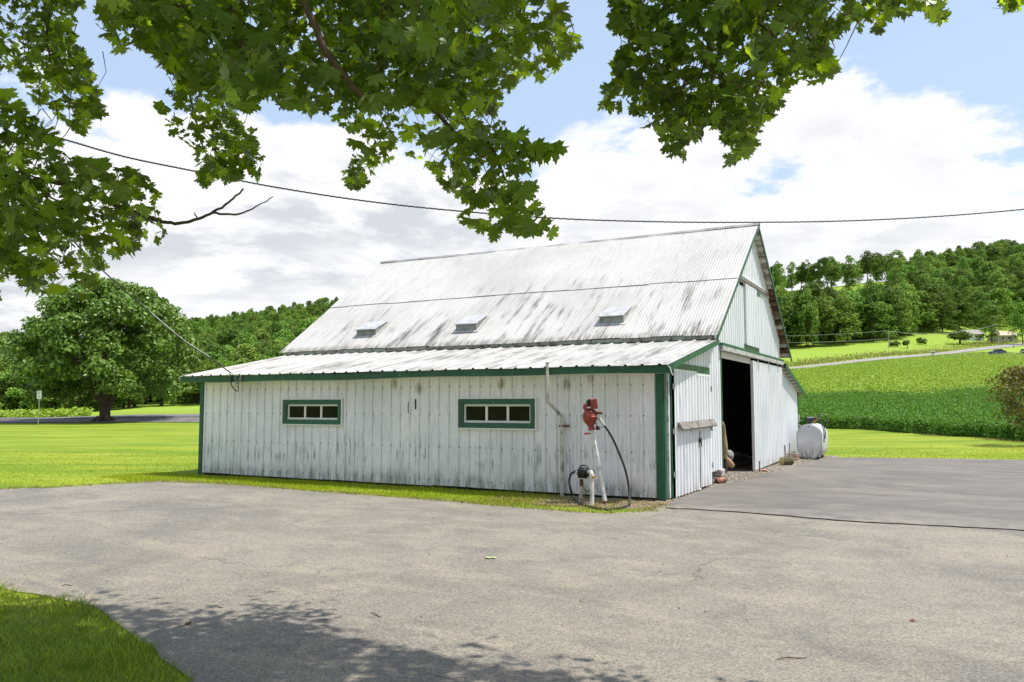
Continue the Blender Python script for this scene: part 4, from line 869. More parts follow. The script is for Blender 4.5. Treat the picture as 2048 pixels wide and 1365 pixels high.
def span(a, b, sag, r=.03):
    return [a.lerp(b, i / 8) - Vector((0, 0, sag * 4 * (i / 8) * (1 - i / 8))) for i in range(9)]
T1 = P1 + Vector((0, 0, h1)); T2 = P2 + Vector((0, 0, h2)); T3 = P3 + Vector((0, 0, h3))
Lf = at(1500, 683, 285); wire(span(Lf + Vector((0, 0, 1.8)), T1, .5), .035, 'power_line', 'upper pale wire running left from the lone meadow pole', M['wirelight'])
wire(span(Lf - Vector((0, 0, .3)), T1 - Vector((0, 0, 2.5)), .6), .035, 'power_line', 'lower pale wire running left from the lone meadow pole', M['wirelight'])
wire(span(T1, T2, 2.0), .035, 'power_line', 'pale wire between the lone meadow pole and the transformer pole', M['wirelight'])
wire(span(T2 - Vector((0, 0, 2)), T3, .4), .03, 'power_line', 'short wire linking the two roadside poles', M['wirelight'])
wire(span(T3 - Vector((0, 0, 1)), T3 + UR * 60 + Vector((0, 0, 6)), .8), .03, 'power_line', 'wire leading right from the pole with a crossarm', M['wirelight'])
# speed limit sign
sp = W((81 - 1024) / FPX * 65, 65); sp.z = gz(sp) ; sg = thing('speed_sign', tuple(sp), 'white speed limit sign on a thin post by the road', 'road sign')
kz = 65 / FPX; zb, ztp = 1.6 + (810 - 797.5) * kz, 1.6 + (810 - 781.5) * kz
MB().tube([sp - Vector((0, 0, .3)), Vector((sp.x, sp.y, ztp - .1))], .035, 6).build('post', M['galv'], sg)
nrm = -VF; c = Vector((sp.x, sp.y, (zb + ztp) / 2)) - VF * .05; hw, hh = 4.6 * kz, (ztp - zb) / 2
mb = MB(); mb.add([c - UR * hw - Vector((0, 0, hh)), c + UR * hw - Vector((0, 0, hh)), c + UR * hw + Vector((0, 0, hh)), c - UR * hw + Vector((0, 0, hh))] + [q + VF * .01 for q in (c - UR * hw - Vector((0, 0, hh)), c + UR * hw - Vector((0, 0, hh)), c + UR * hw + Vector((0, 0, hh)), c - UR * hw + Vector((0, 0, hh)))], [(0, 1, 2, 3), (7, 6, 5, 4), (0, 4, 5, 1), (1, 5, 6, 2), (2, 6, 7, 3), (3, 7, 4, 0)])
plate = mb.build('plate', M['white'], sg)
def text(name, body, size, c, m, parent):
    cu = bpy.data.curves.new(name, 'FONT'); cu.body = body; cu.size = size; cu.align_x = 'CENTER'; cu.align_y = 'CENTER'; o = bpy.data.objects.new(name, cu); COL.objects.link(o)
    bpy.context.view_layer.update(); me = bpy.data.meshes.new_from_object(o.evaluated_get(bpy.context.evaluated_depsgraph_get())); bpy.data.objects.remove(o)
    me.transform(Matrix(((UR.x, 0, nrm.x, 0), (UR.y, 0, nrm.y, 0), (0, 1, 0, 0), (0, 0, 0, 1))).to_4x4()); me.materials.append(m); q = put(name, me, parent, tuple(c - wloc(parent))); return q
blk = plain('sign_black', (0.02, 0.02, 0.02), 0.6, 0.1)
text('lettering', 'SPEED', hh * .36, c + nrm * .006 + Vector((0, 0, hh * .66)), blk, plate); text('lettering', 'LIMIT', hh * .36, c + nrm * .006 + Vector((0, 0, hh * .28)), blk, plate); text('number', '35', hh * .78, c + nrm * .006 - Vector((0, 0, hh * .42)), blk, plate)
# cars on the pull-in
def car(p, rz, label, m, name='parked_car'):
    t = thing(name, tuple(p), label, 'car', 'cars parked on the far pull-in'); X = Matrix.Translation(p) @ Matrix.Rotation(rz, 4, 'Z')
    def loft(secs, mt, nm):
        mb = MB(); V = [X @ Vector((x_, s_ * w_, z_)) for s_ in (-1, 1) for x_, z_, w_ in secs]; n = len(secs)
        mb.add(V, [tuple(range(n)), tuple(range(n, 2 * n))[::-1]] + [((i + 1) % n, i, n + i, n + (i + 1) % n) for i in range(n)]); return mb.build(nm, mt, t)
    loft([(-2.2, .35, .82), (2.2, .32, .82), (2.28, .62, .80), (2.1, .78, .84), (1.1, .95, .86), (-1.6, 1.0, .86), (-2.2, .92, .84), (-2.28, .6, .82)], m, 'body')
    loft([(1.1, .95, .80), (.35, 1.40, .62), (-.9, 1.43, .62), (-1.75, 1.0, .80)], M['pane'], 'window')
    loft([(.30, 1.39, .625), (.2, 1.44, .61), (-.85, 1.47, .61), (-.95, 1.42, .625)], m, 'roof')
    for sx in (-1.35, 1.4):
        for sy in (-1, 1):
            w_ = MB().tube([X @ Vector((sx, sy * .68, .33)), X @ Vector((sx, sy * .87, .33))], .33, 14).build('wheel', M['black'], t); MB().tube([X @ Vector((sx, sy * .865, .33)), X @ Vector((sx, sy * .885, .33))], .2, 10).build('rim', M['alu'], w_)
    for sy in (-.6, .6):
        mb = MB(); mb.add([X @ Vector((2.285, sy - .15, .60)), X @ Vector((2.285, sy + .15, .60)), X @ Vector((2.2, sy + .15, .74)), X @ Vector((2.2, sy - .15, .74))], [(0, 1, 2, 3)]); mb.build('headlight', M['white'], t)
def paint(n, c): 
    def f(t, b): b.inputs['Coat Weight'].default_value = 0.6; return c
    return mat(n, f, 0.3)
vrot = math.atan2(-UR.y, -UR.x)
car(hit(1995, 709.5), vrot + .25, 'blue car parked facing left on the far pull-in', paint('blue_car_paint', (0.02, 0.045, 0.14)))
car(hit(2050, 709), vrot + 1.2, 'dark car at the picture edge, partly cut off by it', paint('dark_car_paint', (0.025, 0.028, 0.034)))
bpy.data.objects['parked_car.001']['label'] = 'black car parked beside the blue one, nearer the crossarm pole'
# mailbox
mp = hit(1866, 715); t = thing('mailbox', tuple(mp), 'small grey mailbox on a post beside the hill road', 'mailbox'); MB().tube([mp, mp + Vector((0, 0, 1.1))], .12, 6).build('post', M['pole'], t); MB().prism([(mp.y - .5, mp.z + 1.05), (mp.y + .5, mp.z + 1.05), (mp.y + .5, mp.z + 1.5), (mp.y + .25, mp.z + 1.75), (mp.y - .25, mp.z + 1.75), (mp.y - .5, mp.z + 1.5)], 0, mp.x - .5, mp.x + .5).build('box', M['greymetal'], t)
# houses at the edge of the woods
def house(px, py, wpx, hpx, label, mw, mr, depth=7):
    p = hit(px, py); u, v = uv_of(p); k = v / FPX; w_, h_ = wpx * k / 2, hpx * k; t = thing('house', tuple(p), label, 'house')
    X = Matrix.Translation(p) @ Matrix.Rotation(YAW, 4, 'Z'); rh = 1.7
    def q(vs): return [X @ Vector(a) for a in vs]
    MB().box((-w_, 0, -1), (w_, depth, h_), 0, X).build('wall', mw, t)
    mb = MB(); mb.add(q([(-w_ - .4, -.5, h_ - .1), (w_ + .4, -.5, h_ - .1), (w_ + .4, depth / 2, h_ + rh), (-w_ - .4, depth / 2, h_ + rh), (-w_ - .4, depth + .5, h_ - .1), (w_ + .4, depth + .5, h_ - .1), (-w_ - .4, -.5, h_ + .08), (w_ + .4, -.5, h_ + .08), (w_ + .4, depth / 2, h_ + rh + .2), (-w_ - .4, depth / 2, h_ + rh + .2)]), [(0, 1, 2, 3), (3, 2, 5, 4), (6, 7, 8, 9), (0, 1, 7, 6), (1, 2, 8, 7), (0, 3, 9, 6)]); mb.build('roof', mr, t)
    for sx in (-.55, .1, .6):
        f = MB().box((w_ * sx - .5, -.04, h_ * .42), (w_ * sx + .5, 0.02, h_ * .8), 0, X).build('window', M['white'], t); MB().box((w_ * sx - .42, -.06, h_ * .46), (w_ * sx + .42, -.041, h_ * .76), 0, X).build('pane', M['pane'], f)
    MB().box((w_ * .33 - .4, -.05, 0), (w_ * .33 + .4, 0.03, h_ * .75), 0, X).build('door', M['greywood'], t)
house(1952, 682, 34, 13, 'pale house half hidden by dark trees left of the transformer pole', M['white'], plain('grey_shingles', (0.30, 0.27, 0.25), 0.9, 0.3))
house(2016, 684.5, 36, 13, 'low tan outbuilding between the two roadside poles', plain('tan_siding', (0.40, 0.34, 0.27), 0.8, 0.2), plain('tan_roof', (0.50, 0.41, 0.30), 0.9, 0.2))
# litter on the asphalt
for i, (px, py, a, l, lab) in enumerate([(135, 1171, .1, .10, 'short pale twig lying at the left edge of the asphalt'), (437, 1214, -.5, .11, 'thin brown twig just above the tree shadow'), (752, 1230, -.9, .17, 'bent brown twig on bright asphalt below the barn'), (1584, 1317, .15, .20, 'knobbly twig near the lower right of the asphalt')]):
    p = gp(px, py, 0.014); d = (UR * math.cos(a) + VF * math.sin(a)) * l / 2
    o = MB().tube([p - d, p - d * .3 + Vector((0, 0, .006)) + VF * .008, p + d * .4 + VF * -.004, p + d], [.003, .0045, .004, .002], 6).build('fallen_twig', M['bark']); prop(o, lab, 'twig', 'twigs fallen on the asphalt')
# ------------------------------------------------------------------ plants
def unit(a): return a / np.maximum(np.linalg.norm(a, axis=-1, keepdims=True), 1e-9)
def leaf_quads(C, N, size, tip=None, aspect=0.7, rg=rng):
    """a rhombic leaf quad at each centre C, facing N"""
    n = len(C); t = unit(rg.normal(size=(n, 3)) if tip is None else tip); t = unit(t - N * (t * N).sum(-1, keepdims=True)); s = np.cross(N, t); size = np.asarray(size).reshape(-1, 1)
    bend = N * size * -0.16
    return np.stack([C - t * size, C + s * size * aspect + bend * .3, C + t * size + bend, C - s * size * aspect + bend * .3], 1)
def crown_points(n, blobs, rg, shell=0.55, up=0.35, jit=0.75):
    """leaf places on a set of clumps (x, y, z, r)"""
    B = np.array(blobs); wgt = B[:, 3] ** 2; k = rg.choice(len(B), n, p=wgt / wgt.sum()); d = unit(rg.normal(size=(n, 3))); d[:, 2] = np.where(d[:, 2] < -0.45, -d[:, 2], d[:, 2])
    rad = B[k, 3] * (1 - shell * rg.random(n) ** 2); C = B[k, :3] + d * rad[:, None] * np.array([1, 1, .85])
    Nn = unit(d + rg.normal(size=(n, 3)) * jit + np.array([0, 0, up])); return C, Nn
def dome_blobs(n, rx, z0, z1, rg, rb, zw=0.4, skirt=0.5, fill=0.35):
    """clumps spread through a domed crown: widest at the fraction zw of its height"""
    o = []
    while len(o) < n:
        t = rg.random() ** 0.85; prof = math.sqrt(max(0, 1 - ((t - zw) / (1 - zw)) ** 2)) if t > zw else skirt + (1 - skirt) * math.sin(t / zw * math.pi / 2)
        a = rg.random() * 2 * math.pi; r = (1 - fill * rg.random() ** 1.5) * prof if rg.random() < .75 else prof * math.sqrt(rg.random()) * .8
        b = rb * rg.uniform(.65, 1.35); o.append((math.cos(a) * r * (rx - b * .7), math.sin(a) * r * (rx - b * .7), z0 + b * .5 + t * (z1 - z0 - b * 1.3), b))
    return o
def trunk_mb(h, r, rg, limbs=5, lean=0.0, spread=.5, base=(0, 0, 0), split=0.35):
    mb = MB(); b = Vector(base); top = b + Vector((lean * h, rg.uniform(-.03, .03) * h, h * .72))
    mb.tube([b - Vector((0, 0, .4)), b + Vector((0, 0, .0)), b + Vector((0, 0, h * .06)), b.lerp(top, .4), b.lerp(top, .7), top], [r * 1.7, r * 1.45, r * 1.05, r * .85, r * .55, r * .2], 9)
    for i in range(limbs):
        a = 2 * math.pi * i / limbs + rg.uniform(-.4, .4); s_ = b.lerp(top, split + .35 * rg.random()); d = Vector((math.cos(a), math.sin(a), 0)) * h * spread * rg.uniform(.5, .9)
        mb.tube([s_, s_ + d * .4 + Vector((0, 0, h * .14)), s_ + d + Vector((0, 0, h * .26))], [r * .5, r * .32, r * .08], 6)
    return mb
def flat_mesh(mb, name, m):
    me = bpy.data.meshes.new(name); me.from_pydata([tuple(v) for v in mb.v], [], mb.f); me.polygons.foreach_set('use_smooth', mb.sm); me.update(); me.materials.append(m); return me

# --- the big round maple on the lawn
rg = np.random.default_rng(21)
mpos = W((213 - 1024) / FPX * 73, 73); mpos.z = gz(mpos)
lm = thing('maple_tree', tuple(mpos), 'large round maple standing alone at the road edge of the lawn', 'tree')
mb = MB(); z = Vector((0, 0, 1)); k = 73 / FPX
mb.tube([mpos - z * .4, mpos + z * .02, mpos + z * .35, mpos + z * 1.2, mpos + z * 2.0, mpos + z * 2.5], [.74, .58, .47, .44, .50, .60], 14)
mb.tube([mpos + z * 2.2, mpos + z * 4, mpos + z * 8], [.55, .45, .1], 9)
for a, s_ in ((0.3, 1), (1.3, .9), (2.2, 1), (3.0, 1.1), (3.9, .9), (4.8, 1), (5.6, .9)):
    d = Vector((math.cos(a), math.sin(a), 0)) * s_; mb.tube([mpos + z * 1.5 + d * .2, mpos + z * 2.6 + d * .85, mpos + z * 4.2 + d * 2.0, mpos + z * 6.5 + d * 4.4], [.36, .34, .24, .07], 8)
for a in np.linspace(0, 6.0, 7): mb.tube([mpos + Vector((math.cos(a) * .45, math.sin(a) * .45, .35)), mpos + Vector((math.cos(a) * .9, math.sin(a) * .9, .06)), mpos + Vector((math.cos(a) * 1.4, math.sin(a) * 1.4, -.1))], [.22, .15, .05], 6)
mb.build('trunk', M['barkdark'], lm)
bl_ = dome_blobs(300, 7.9, 1.7, 12.9, rg, 1.10, .36, .80, .32) + [(-UR.x * 7.8, -UR.y * 7.8, 7.4, .8), (-UR.x * 8.1, -UR.y * 8.1, 7.7, .5), (-UR.x * 7.3, -UR.y * 7.3, 5.7, .9)]
C, Nn = crown_points(46000, bl_, rg, .5, .30, .65)
put('crown', quads_mesh('maple_crown', leaf_quads(C, Nn, rg.uniform(.12, .22, len(C)), unit(rg.normal(size=(len(C), 3)) + np.array([0, 0, -.8])), .62, rg), M['lawnmaple']), lm)

# --- woods: a few kinds of tree, copied tree by tree
def proto(seed, h, rx, z0, nblob, nleaf, ls, rb, m, zw=.45, skirt=.6, tr=.22, fill=.35):
    rg_ = np.random.default_rng(seed); C, N_ = crown_points(nleaf, dome_blobs(nblob, rx, z0, h, rg_, rb, zw, skirt, fill), rg_, .45, .35, .7)
    return flat_mesh(trunk_mb(h, tr, rg_, 4, rg_.uniform(-.03, .03), .3), 'woods_trunk', M['barkdark']), quads_mesh('woods_crown', leaf_quads(C, N_, rg_.uniform(ls * .6, ls * 1.15, nleaf), None, .7, rg_), m)
NEARP = [proto(40 + i, 9.5, rx, .3, 42, 2600, .24, 1.0, M['forest'], zw, .8) for i, (rx, zw) in enumerate([(3.6, .4), (3.0, .5), (4.2, .35), (3.3, .45)])]
FARP = [proto(60 + i, 17, rx * 1.15, z0, 44, 2300, .44, 1.8, M['forest'], zw, sk) for i, (rx, z0, zw, sk) in enumerate([(5.4, .4, .5, .8), (4.6, .8, .55, .7), (6.0, .3, .45, .85), (5.0, .2, .5, .85), (4.4, .6, .6, .7)])]
RIDGEP = [proto(80 + i, 17, rx, z0, 24, 1300, .42, 1.7, M['forest'], .5, .5, .30) for i, (rx, z0) in enumerate([(4.6, 6.5), (5.2, 7.5), (4.0, 6.0)])]
protos_seen = {}
def plant(P, pr, s, rot, name, label, group):
    t = thing(name, tuple(P), label, 'tree', group); t.scale = (s[0], s[0], s[1]); t.rotation_euler = (0, 0, rot)
    put('trunk', pr[0], t); c = put('crown', pr[1], t); protos_seen.setdefault(pr[1].name, c); return t
rs = random.Random(5); spots = []
def forest_edge_right(t): return float(np.interp(t, [0.28, .34, .40, .46, .50, .56, .62, .66, .9], [288, 284, 282, 290, 305, 330, 342, 345, 350]))
# right-hand hill
v = 284.0
while v < 560:
    st = 6.2 + (v - 284) * .012; u = 0.27 * v
    while u < 0.74 * v:
        uu, vv = u + rs.uniform(-.6, .6) * st, v + rs.uniform(-.6, .6) * st
        t_ = uu / vv
        if vv > forest_edge_right(t_):
            clear = 0.30 < t_ < 0.47 and 415 < vv < 512 and rs.random() < (0.9 if vv < 488 else .45)           # the bright clearing below the ridge
            if not clear: spots.append(('R', uu, vv))
        u += st
    v += st * .95
# left-hand woods and hill
v = 116.0
while v < 1000:
    st = 5.0 if v < 190 else 7.5 + (v - 190) * .010; u = -0.78 * v
    while u < (0.05 if v < 500 else .27) * v:
        uu, vv = u + rs.uniform(-.45, .45) * st, v + rs.uniform(-.45, .45) * st; t_ = uu / vv
        lim = float(np.interp(t_, [-.78, -.5, -.40, -.2, .3], [118, 120, 130, 150, 150]))
        if vv > lim and not (v > 230 and t_ < -.52 and v < 620 and rs.random() < .5): spots.append(('L', uu, vv))
        u += st
    v += st * .95
seen_box = lambda t_: (-.66 < t_ < -.19) or (.325 < t_ < .66)
def low(t_, v, z): return max(.22, (1.6 + .143 * v - z) / 17.5) if .31 < t_ < .475 and 330 < v < 470 else 9.0
front = sorted([s for s in spots if seen_box(s[1] / s[2])], key=lambda s: (s[2] - (115 if s[0] == 'L' else 225)) if s[0] == 'L' else (s[2] - 225) * .95)
front = front[:290]; fs = set(front); rest = [s for s in spots if s not in fs]
for sd, u, v in front:
    p = W(u, v); p.z = float(hz(u, v)) - .2; q = rs.random()
    if sd == 'L' and v < 215: plant(p, NEARP[int(q * 4)], (rs.uniform(.85, 1.2), rs.uniform(.75, 1.12) * (0.72 if u / v < -.55 and v < 126 else 1)), rs.random() * 6.3, 'woodland_tree', 'broadleaf tree in the low woods beyond the road at left', 'trees in the low woods beyond the road')
    elif sd == 'L': plant(p, FARP[int(q * 5)], (rs.uniform(.7, .95), rs.uniform(.6, .85)), rs.random() * 6.3, 'woodland_tree', 'broadleaf tree on the rising wooded ground at left', 'trees on the rising ground at left')
    else: plant(p, FARP[int(q * 5)], (rs.uniform(.65, 1.25) * (.6 if low(u / v, v, p.z) < .5 else 1), min(low(u / v, v, p.z), rs.uniform(.7, 1.25) * (1.12 if v < 310 else 1))), rs.random() * 6.3, 'woodland_tree', 'broadleaf tree at the foot of the wooded hill at right', 'trees along the foot of the right hill')
# every other tree of the two hillsides: one mass of woods
def woods(name, items, crowns, trunks):
    if not items: return
    me = bpy.data.meshes.new(name); me.from_pydata([(p.x, p.y, p.z) for p, s, r, i in items], [], [])
    for nm, ty, vals in (('tree_scale', 'FLOAT_VECTOR', [c for p, s, r, i in items for c in (s[0], s[0], s[1])]), ('tree_turn', 'FLOAT_VECTOR', [c for p, s, r, i in items for c in (0, 0, r)])):
        a = me.attributes.new(nm, ty, 'POINT'); a.data.foreach_set('vector', vals)
    a = me.attributes.new('tree_kind', 'INT', 'POINT'); a.data.foreach_set('value', [i for p, s, r, i in items])
    o = put(name, me, kind='stuff'); g = bpy.data.node_groups.new(name, 'GeometryNodeTree'); g.interface.new_socket('Geometry', in_out='INPUT', socket_type='NodeSocketGeometry'); g.interface.new_socket('Geometry', in_out='OUTPUT', socket_type='NodeSocketGeometry')
    gi, go = g.nodes.new('NodeGroupInput'), g.nodes.new('NodeGroupOutput'); ip = g.nodes.new('GeometryNodeInstanceOnPoints'); g2_ = g.nodes.new('GeometryNodeGeometryToInstance')
    for c in crowns[::-1]:
        oi = g.nodes.new('GeometryNodeObjectInfo'); oi.transform_space = 'ORIGINAL'; oi.inputs['Object'].default_value = c; oi.inputs['As Instance'].default_value = True; g.links.new(oi.outputs['Geometry'], g2_.inputs[0])
    def attr(nm, ty):
        n = g.nodes.new('GeometryNodeInputNamedAttribute'); n.data_type = ty; n.inputs['Name'].default_value = nm; return n.outputs[0]
    g.links.new(gi.outputs[0], ip.inputs['Points']); g.links.new(g2_.outputs[0], ip.inputs['Instance']); ip.inputs['Pick Instance'].default_value = True
    g.links.new(attr('tree_kind', 'INT'), ip.inputs['Instance Index']); g.links.new(attr('tree_scale', 'FLOAT_VECTOR'), ip.inputs['Scale']); g.links.new(attr('tree_turn', 'FLOAT_VECTOR'), ip.inputs['Rotation'])
    g.links.new(ip.outputs[0], go.inputs[0]); md = o.modifiers.new('woods', 'NODES'); md.node_group = g; return o
# a few tall ridge trees stand as things of their own, their trunks against the sky
ridge = [s for s in rest if s[0] == 'R' and 505 < s[2] < 535 and .325 < s[1] / s[2] < .50][:10]; rest = [s for s in rest if s not in set(ridge)]
for sd, u, v in ridge:
    p = W(u, v); p.z = float(hz(u, v)) - .2; plant(p, RIDGEP[rs.randrange(3)], (rs.uniform(.85, 1.2), rs.uniform(1.0, 1.25)), rs.random() * 6.3, 'ridge_tree', 'tall bare-stemmed tree on the ridge above the bright clearing', 'tall trees on the ridge above the clearing')
crl = [protos_seen[p[1].name] for p in FARP if p[1].name in protos_seen] + [protos_seen[p[1].name] for p in RIDGEP if p[1].name in protos_seen]; nf = sum(p[1].name in protos_seen for p in FARP); nr = len(crl) - nf
items = []
for sd, u, v in rest:
    p = W(u, v); p.z = float(hz(u, v)) - .3; rd = sd == 'R' and v > 512 and nr and u / v < .52
    lw = low(u / v, v, p.z)
    items.append((p, (rs.uniform(.55, 1.15) * (.6 if lw < .5 else .8 if sd == 'L' else 1), min(lw, rs.uniform(.65, 1.25)) * (.72 if sd == 'L' and v < 600 else .9 if sd == 'L' else 1)), rs.random() * 6.3, nf + rs.randrange(nr) if rd else rs.randrange(nf)))
for i in range(500):                                    # pale far hills at the left edge
    t_ = rs.uniform(-.80, -.50); v = rs.uniform(1150, 2150); p = W(t_ * v, v); p.z = float(hz(t_ * v, v)) - 1; s_ = rs.uniform(1.3, 2.2); items.append((p, (s_ * 1.8, s_), rs.random() * 6.3, rs.randrange(nf)))
woods('distant_forest', items, crl, None)

# --- single trees and shrubs on the right
hp_ = hit(1984, 687); plant(hp_, FARP[2], (.78, .80), 1.0, 'shade_tree', 'dark shade tree standing in front of the pale house', None)
hp_ = hit(2046, 690); plant(hp_, FARP[0], (.7, .85), 2.0, 'shade_tree', 'dark shade tree at the edge beside the tan outbuilding', None)
rg = np.random.default_rng(31)
ap = hit(1920, 689); u_, v_ = uv_of(ap); k = v_ / FPX
t = thing('apple_tree', tuple(ap), 'small spreading tree alone on the upper meadow', 'tree')
flat = trunk_mb(6.5, .32, rg, 5, .02, .55, (0, 0, 0), .25); put('trunk', flat_mesh(flat, 'apple_trunk', M['barkdark']), t)
C, N_ = crown_points(1400, dome_blobs(34, 25 * k, 8 * k, 27 * k, rg, 1.3, .4, .8), rg, .5, .3, .7); put('crown', quads_mesh('apple_crown', leaf_quads(C, N_, rg.uniform(.25, .5, len(C)), None, .7, rg), M['apple']), t)
ap = hit(1815, 697); t = thing('young_tree', tuple(ap), 'young small tree beside the lone meadow pole', 'tree'); k = uv_of(ap)[1] / FPX
put('trunk', flat_mesh(trunk_mb(3, .12, rg, 3, 0, .3), 'young_trunk', M['barkdark']), t); C, N_ = crown_points(350, dome_blobs(10, 8 * k, 4 * k, 17 * k, rg, .7, .5, .6), rg); put('crown', quads_mesh('young_crown', leaf_quads(C, N_, rg.uniform(.2, .4, len(C)), None, .7, rg), M['apple']), t)
for px, py, hpx, wpx, lab in ((1790, 694, 12, 13, 'low pale bush at the foot of the woods by the meadow'), (1840, 690, 14, 16, 'rounded pale bush between young tree and woods')):
    ap = hit(px, py); k = uv_of(ap)[1] / FPX; C, N_ = crown_points(300, dome_blobs(10, wpx * k, 0, hpx * k, rg, .8, .4, .9), rg); b_ = put('bush', quads_mesh('bush', leaf_quads(C, N_, rg.uniform(.25, .45, len(C)), None, .7, rg), M['apple']), None, tuple(ap)); prop(b_, lab, 'bush')
sp2 = W(20.6, 31.5); sp2.z = 0; t = thing('shrub', tuple(sp2), 'bronze-leaved shrub reaching in at the right edge of the field', 'shrub')
put('stem', flat_mesh(trunk_mb(3.2, .09, rg, 7, .0, .5, (0, 0, 0), .15), 'shrub_stem', M['barkdark']), t)
C, N_ = crown_points(5200, dome_blobs(60, 2.15, .45, 3.35, rg, .42, .62, .35), rg, .7, .2, 1.0); put('foliage', quads_mesh('shrub_foliage', leaf_quads(C, N_, rg.uniform(.035, .08, len(C)), None, .6, rg), M['redbush']), t)

# --- grass, crops, weeds
def blades(name, x, y, z, h, w_, m, lean=.45, kind='stuff'):
    n = len(x); B = np.stack([x, y, z], -1); a = rng.random(n) * 2 * math.pi; s_ = np.stack([np.cos(a), np.sin(a), np.zeros(n)], -1) * (np.asarray(w_) * rng.uniform(.6, 1.2, n))[:, None]
    la = rng.random(n) * 2 * math.pi; hh = np.asarray(h) * rng.uniform(.5, 1.2, n); d = np.stack([np.cos(la) * lean * rng.random(n), np.sin(la) * lean * rng.random(n), np.ones(n)], -1) * hh[:, None]
    mid = B + d * .55; tip = B + d * np.array([1.25, 1.25, 1]) 
    V = np.stack([B - s_, B + s_, tip + s_ * .18, tip - s_ * .18], 1); return put(name, quads_mesh(name, V, m), None, kind=kind)
def uvpts(n, v0, v1, t0, t1):
    v = np.sqrt(rng.uniform(v0 ** 2, v1 ** 2, n)); t_ = rng.uniform(t0, t1, n); u = v * t_; return CAM.x + u * UR.x + v * VF.x, CAM.y + u * UR.y + v * VF.y, hz(u, v), u, v
def fade(x, y, sc, seed):
    """soft patchy random field in 0..1"""
    r_ = np.random.default_rng(seed); o = 0
    for i in range(6): a = r_.random() * 6.3; f = sc * r_.uniform(.5, 2); o = o + np.sin(x * math.cos(a) * f + y * math.sin(a) * f + r_.random() * 6)
    return np.clip(o / 6 + .5, 0, 1)
# near corner of lawn
x = rng.uniform(-7, 1.9, 110000); y = rng.uniform(-14, -8.8, 110000); vv = (x - CAM.x) * VF.x + (y - CAM.y) * VF.y; uu = (x - CAM.x) * UR.x + (y - CAM.y) * UR.y
ok = ~inside(OLD_POLY, x, y) & (vv > 2.6) & (uu > -.85 * vv) & (uu < .2 * vv); x, y = x[ok], y[ok]
blades('near_grass', x, y, np.full(len(x), .003), .035 + .055 * fade(x, y, 5, 2) ** 1.5, .0034, M['nearblade'], 1.1)
qd = rng.random(len(x)) < .09; blades('dry_grass', x[qd], y[qd], np.full(int(qd.sum()), .003), .05, .003, M['drygrass'], 1.6)
# strip before the barn, left lawn, right lawn
def lawn_blades(name, n, gen, h, w_, extra=None, m=None):
    x, y, z = gen(n); ok = ~inside(OLD_POLY, x, y) & ~inside(NEW_POLY, x, y) & ~((x > -L - .02) & (x < .05) & (y > -.01) & (y < 14)) & ~((x > -.2) & (x < 1.4) & (y > -.2) & (y < 14.2))
    if extra is not None: ok &= extra(x, y)
    x, y, z = x[ok], y[ok], z[ok]; return blades(name, x, y, z - .003, h * (.7 + .5 * fade(x, y, 2.2, 4)), w_, m or M['grass'], .7)
soil_f = lambda x, y: ~((x > -1.75) & (x < .6) & (y > -2)) | (rng.random(len(x)) < .05)
lawn_blades('strip_grass', 60000, lambda n: (rng.uniform(-12.5, .3, n), rng.uniform(-4, 0, n), np.zeros(n)), .045, .007, lambda x, y: soil_f(x, y) & (x * -.25 - 4.6 < y))
lawn_blades('weed_tufts', 2600, lambda n: (rng.uniform(-2.6, .3, n), rng.uniform(-1.7, -.1, n), np.zeros(n)), .055, .008, lambda x, y: fade(x, y, 4, 9) > .45, M['drygrass'])
thin = lambda a, b: (lambda x, y: rng.random(len(x)) < np.interp((x - CAM.x) * VF.x + (y - CAM.y) * VF.y, [a, b], [1, 0]))
lawn_blades('lawn_grass', 60000, lambda n: uvpts(n, 13, 34, -.80, -.22)[:3], .030, .010, thin(15, 32))
lawn_blades('far_lawn_grass', 40000, lambda n: uvpts(n, 22, 36, .26, .80)[:3], .030, .014, lambda x, y: thin(22, 33)(x, y) & (((x - CAM.x) * VF.x + (y - CAM.y) * VF.y) < np.interp(((x - CAM.x) * UR.x + (y - CAM.y) * UR.y) / ((x - CAM.x) * VF.x + (y - CAM.y) * VF.y), [.28, .386, .632, .8], [52, 46, 34, 29])))
xe, ye = np.array([q for q in LAWN_EDGE if q[0] > -16]).T; ii = rng.integers(0, len(xe), 5200); x = xe[ii] + rng.normal(size=5200) * .10; y = ye[ii] + rng.normal(size=5200) * .055
blades('verge_weeds', x, y, np.full(5200, .004), .05 * fade(x, y, 2, 6) + .015, .007, M['drygrass'], 1.3)
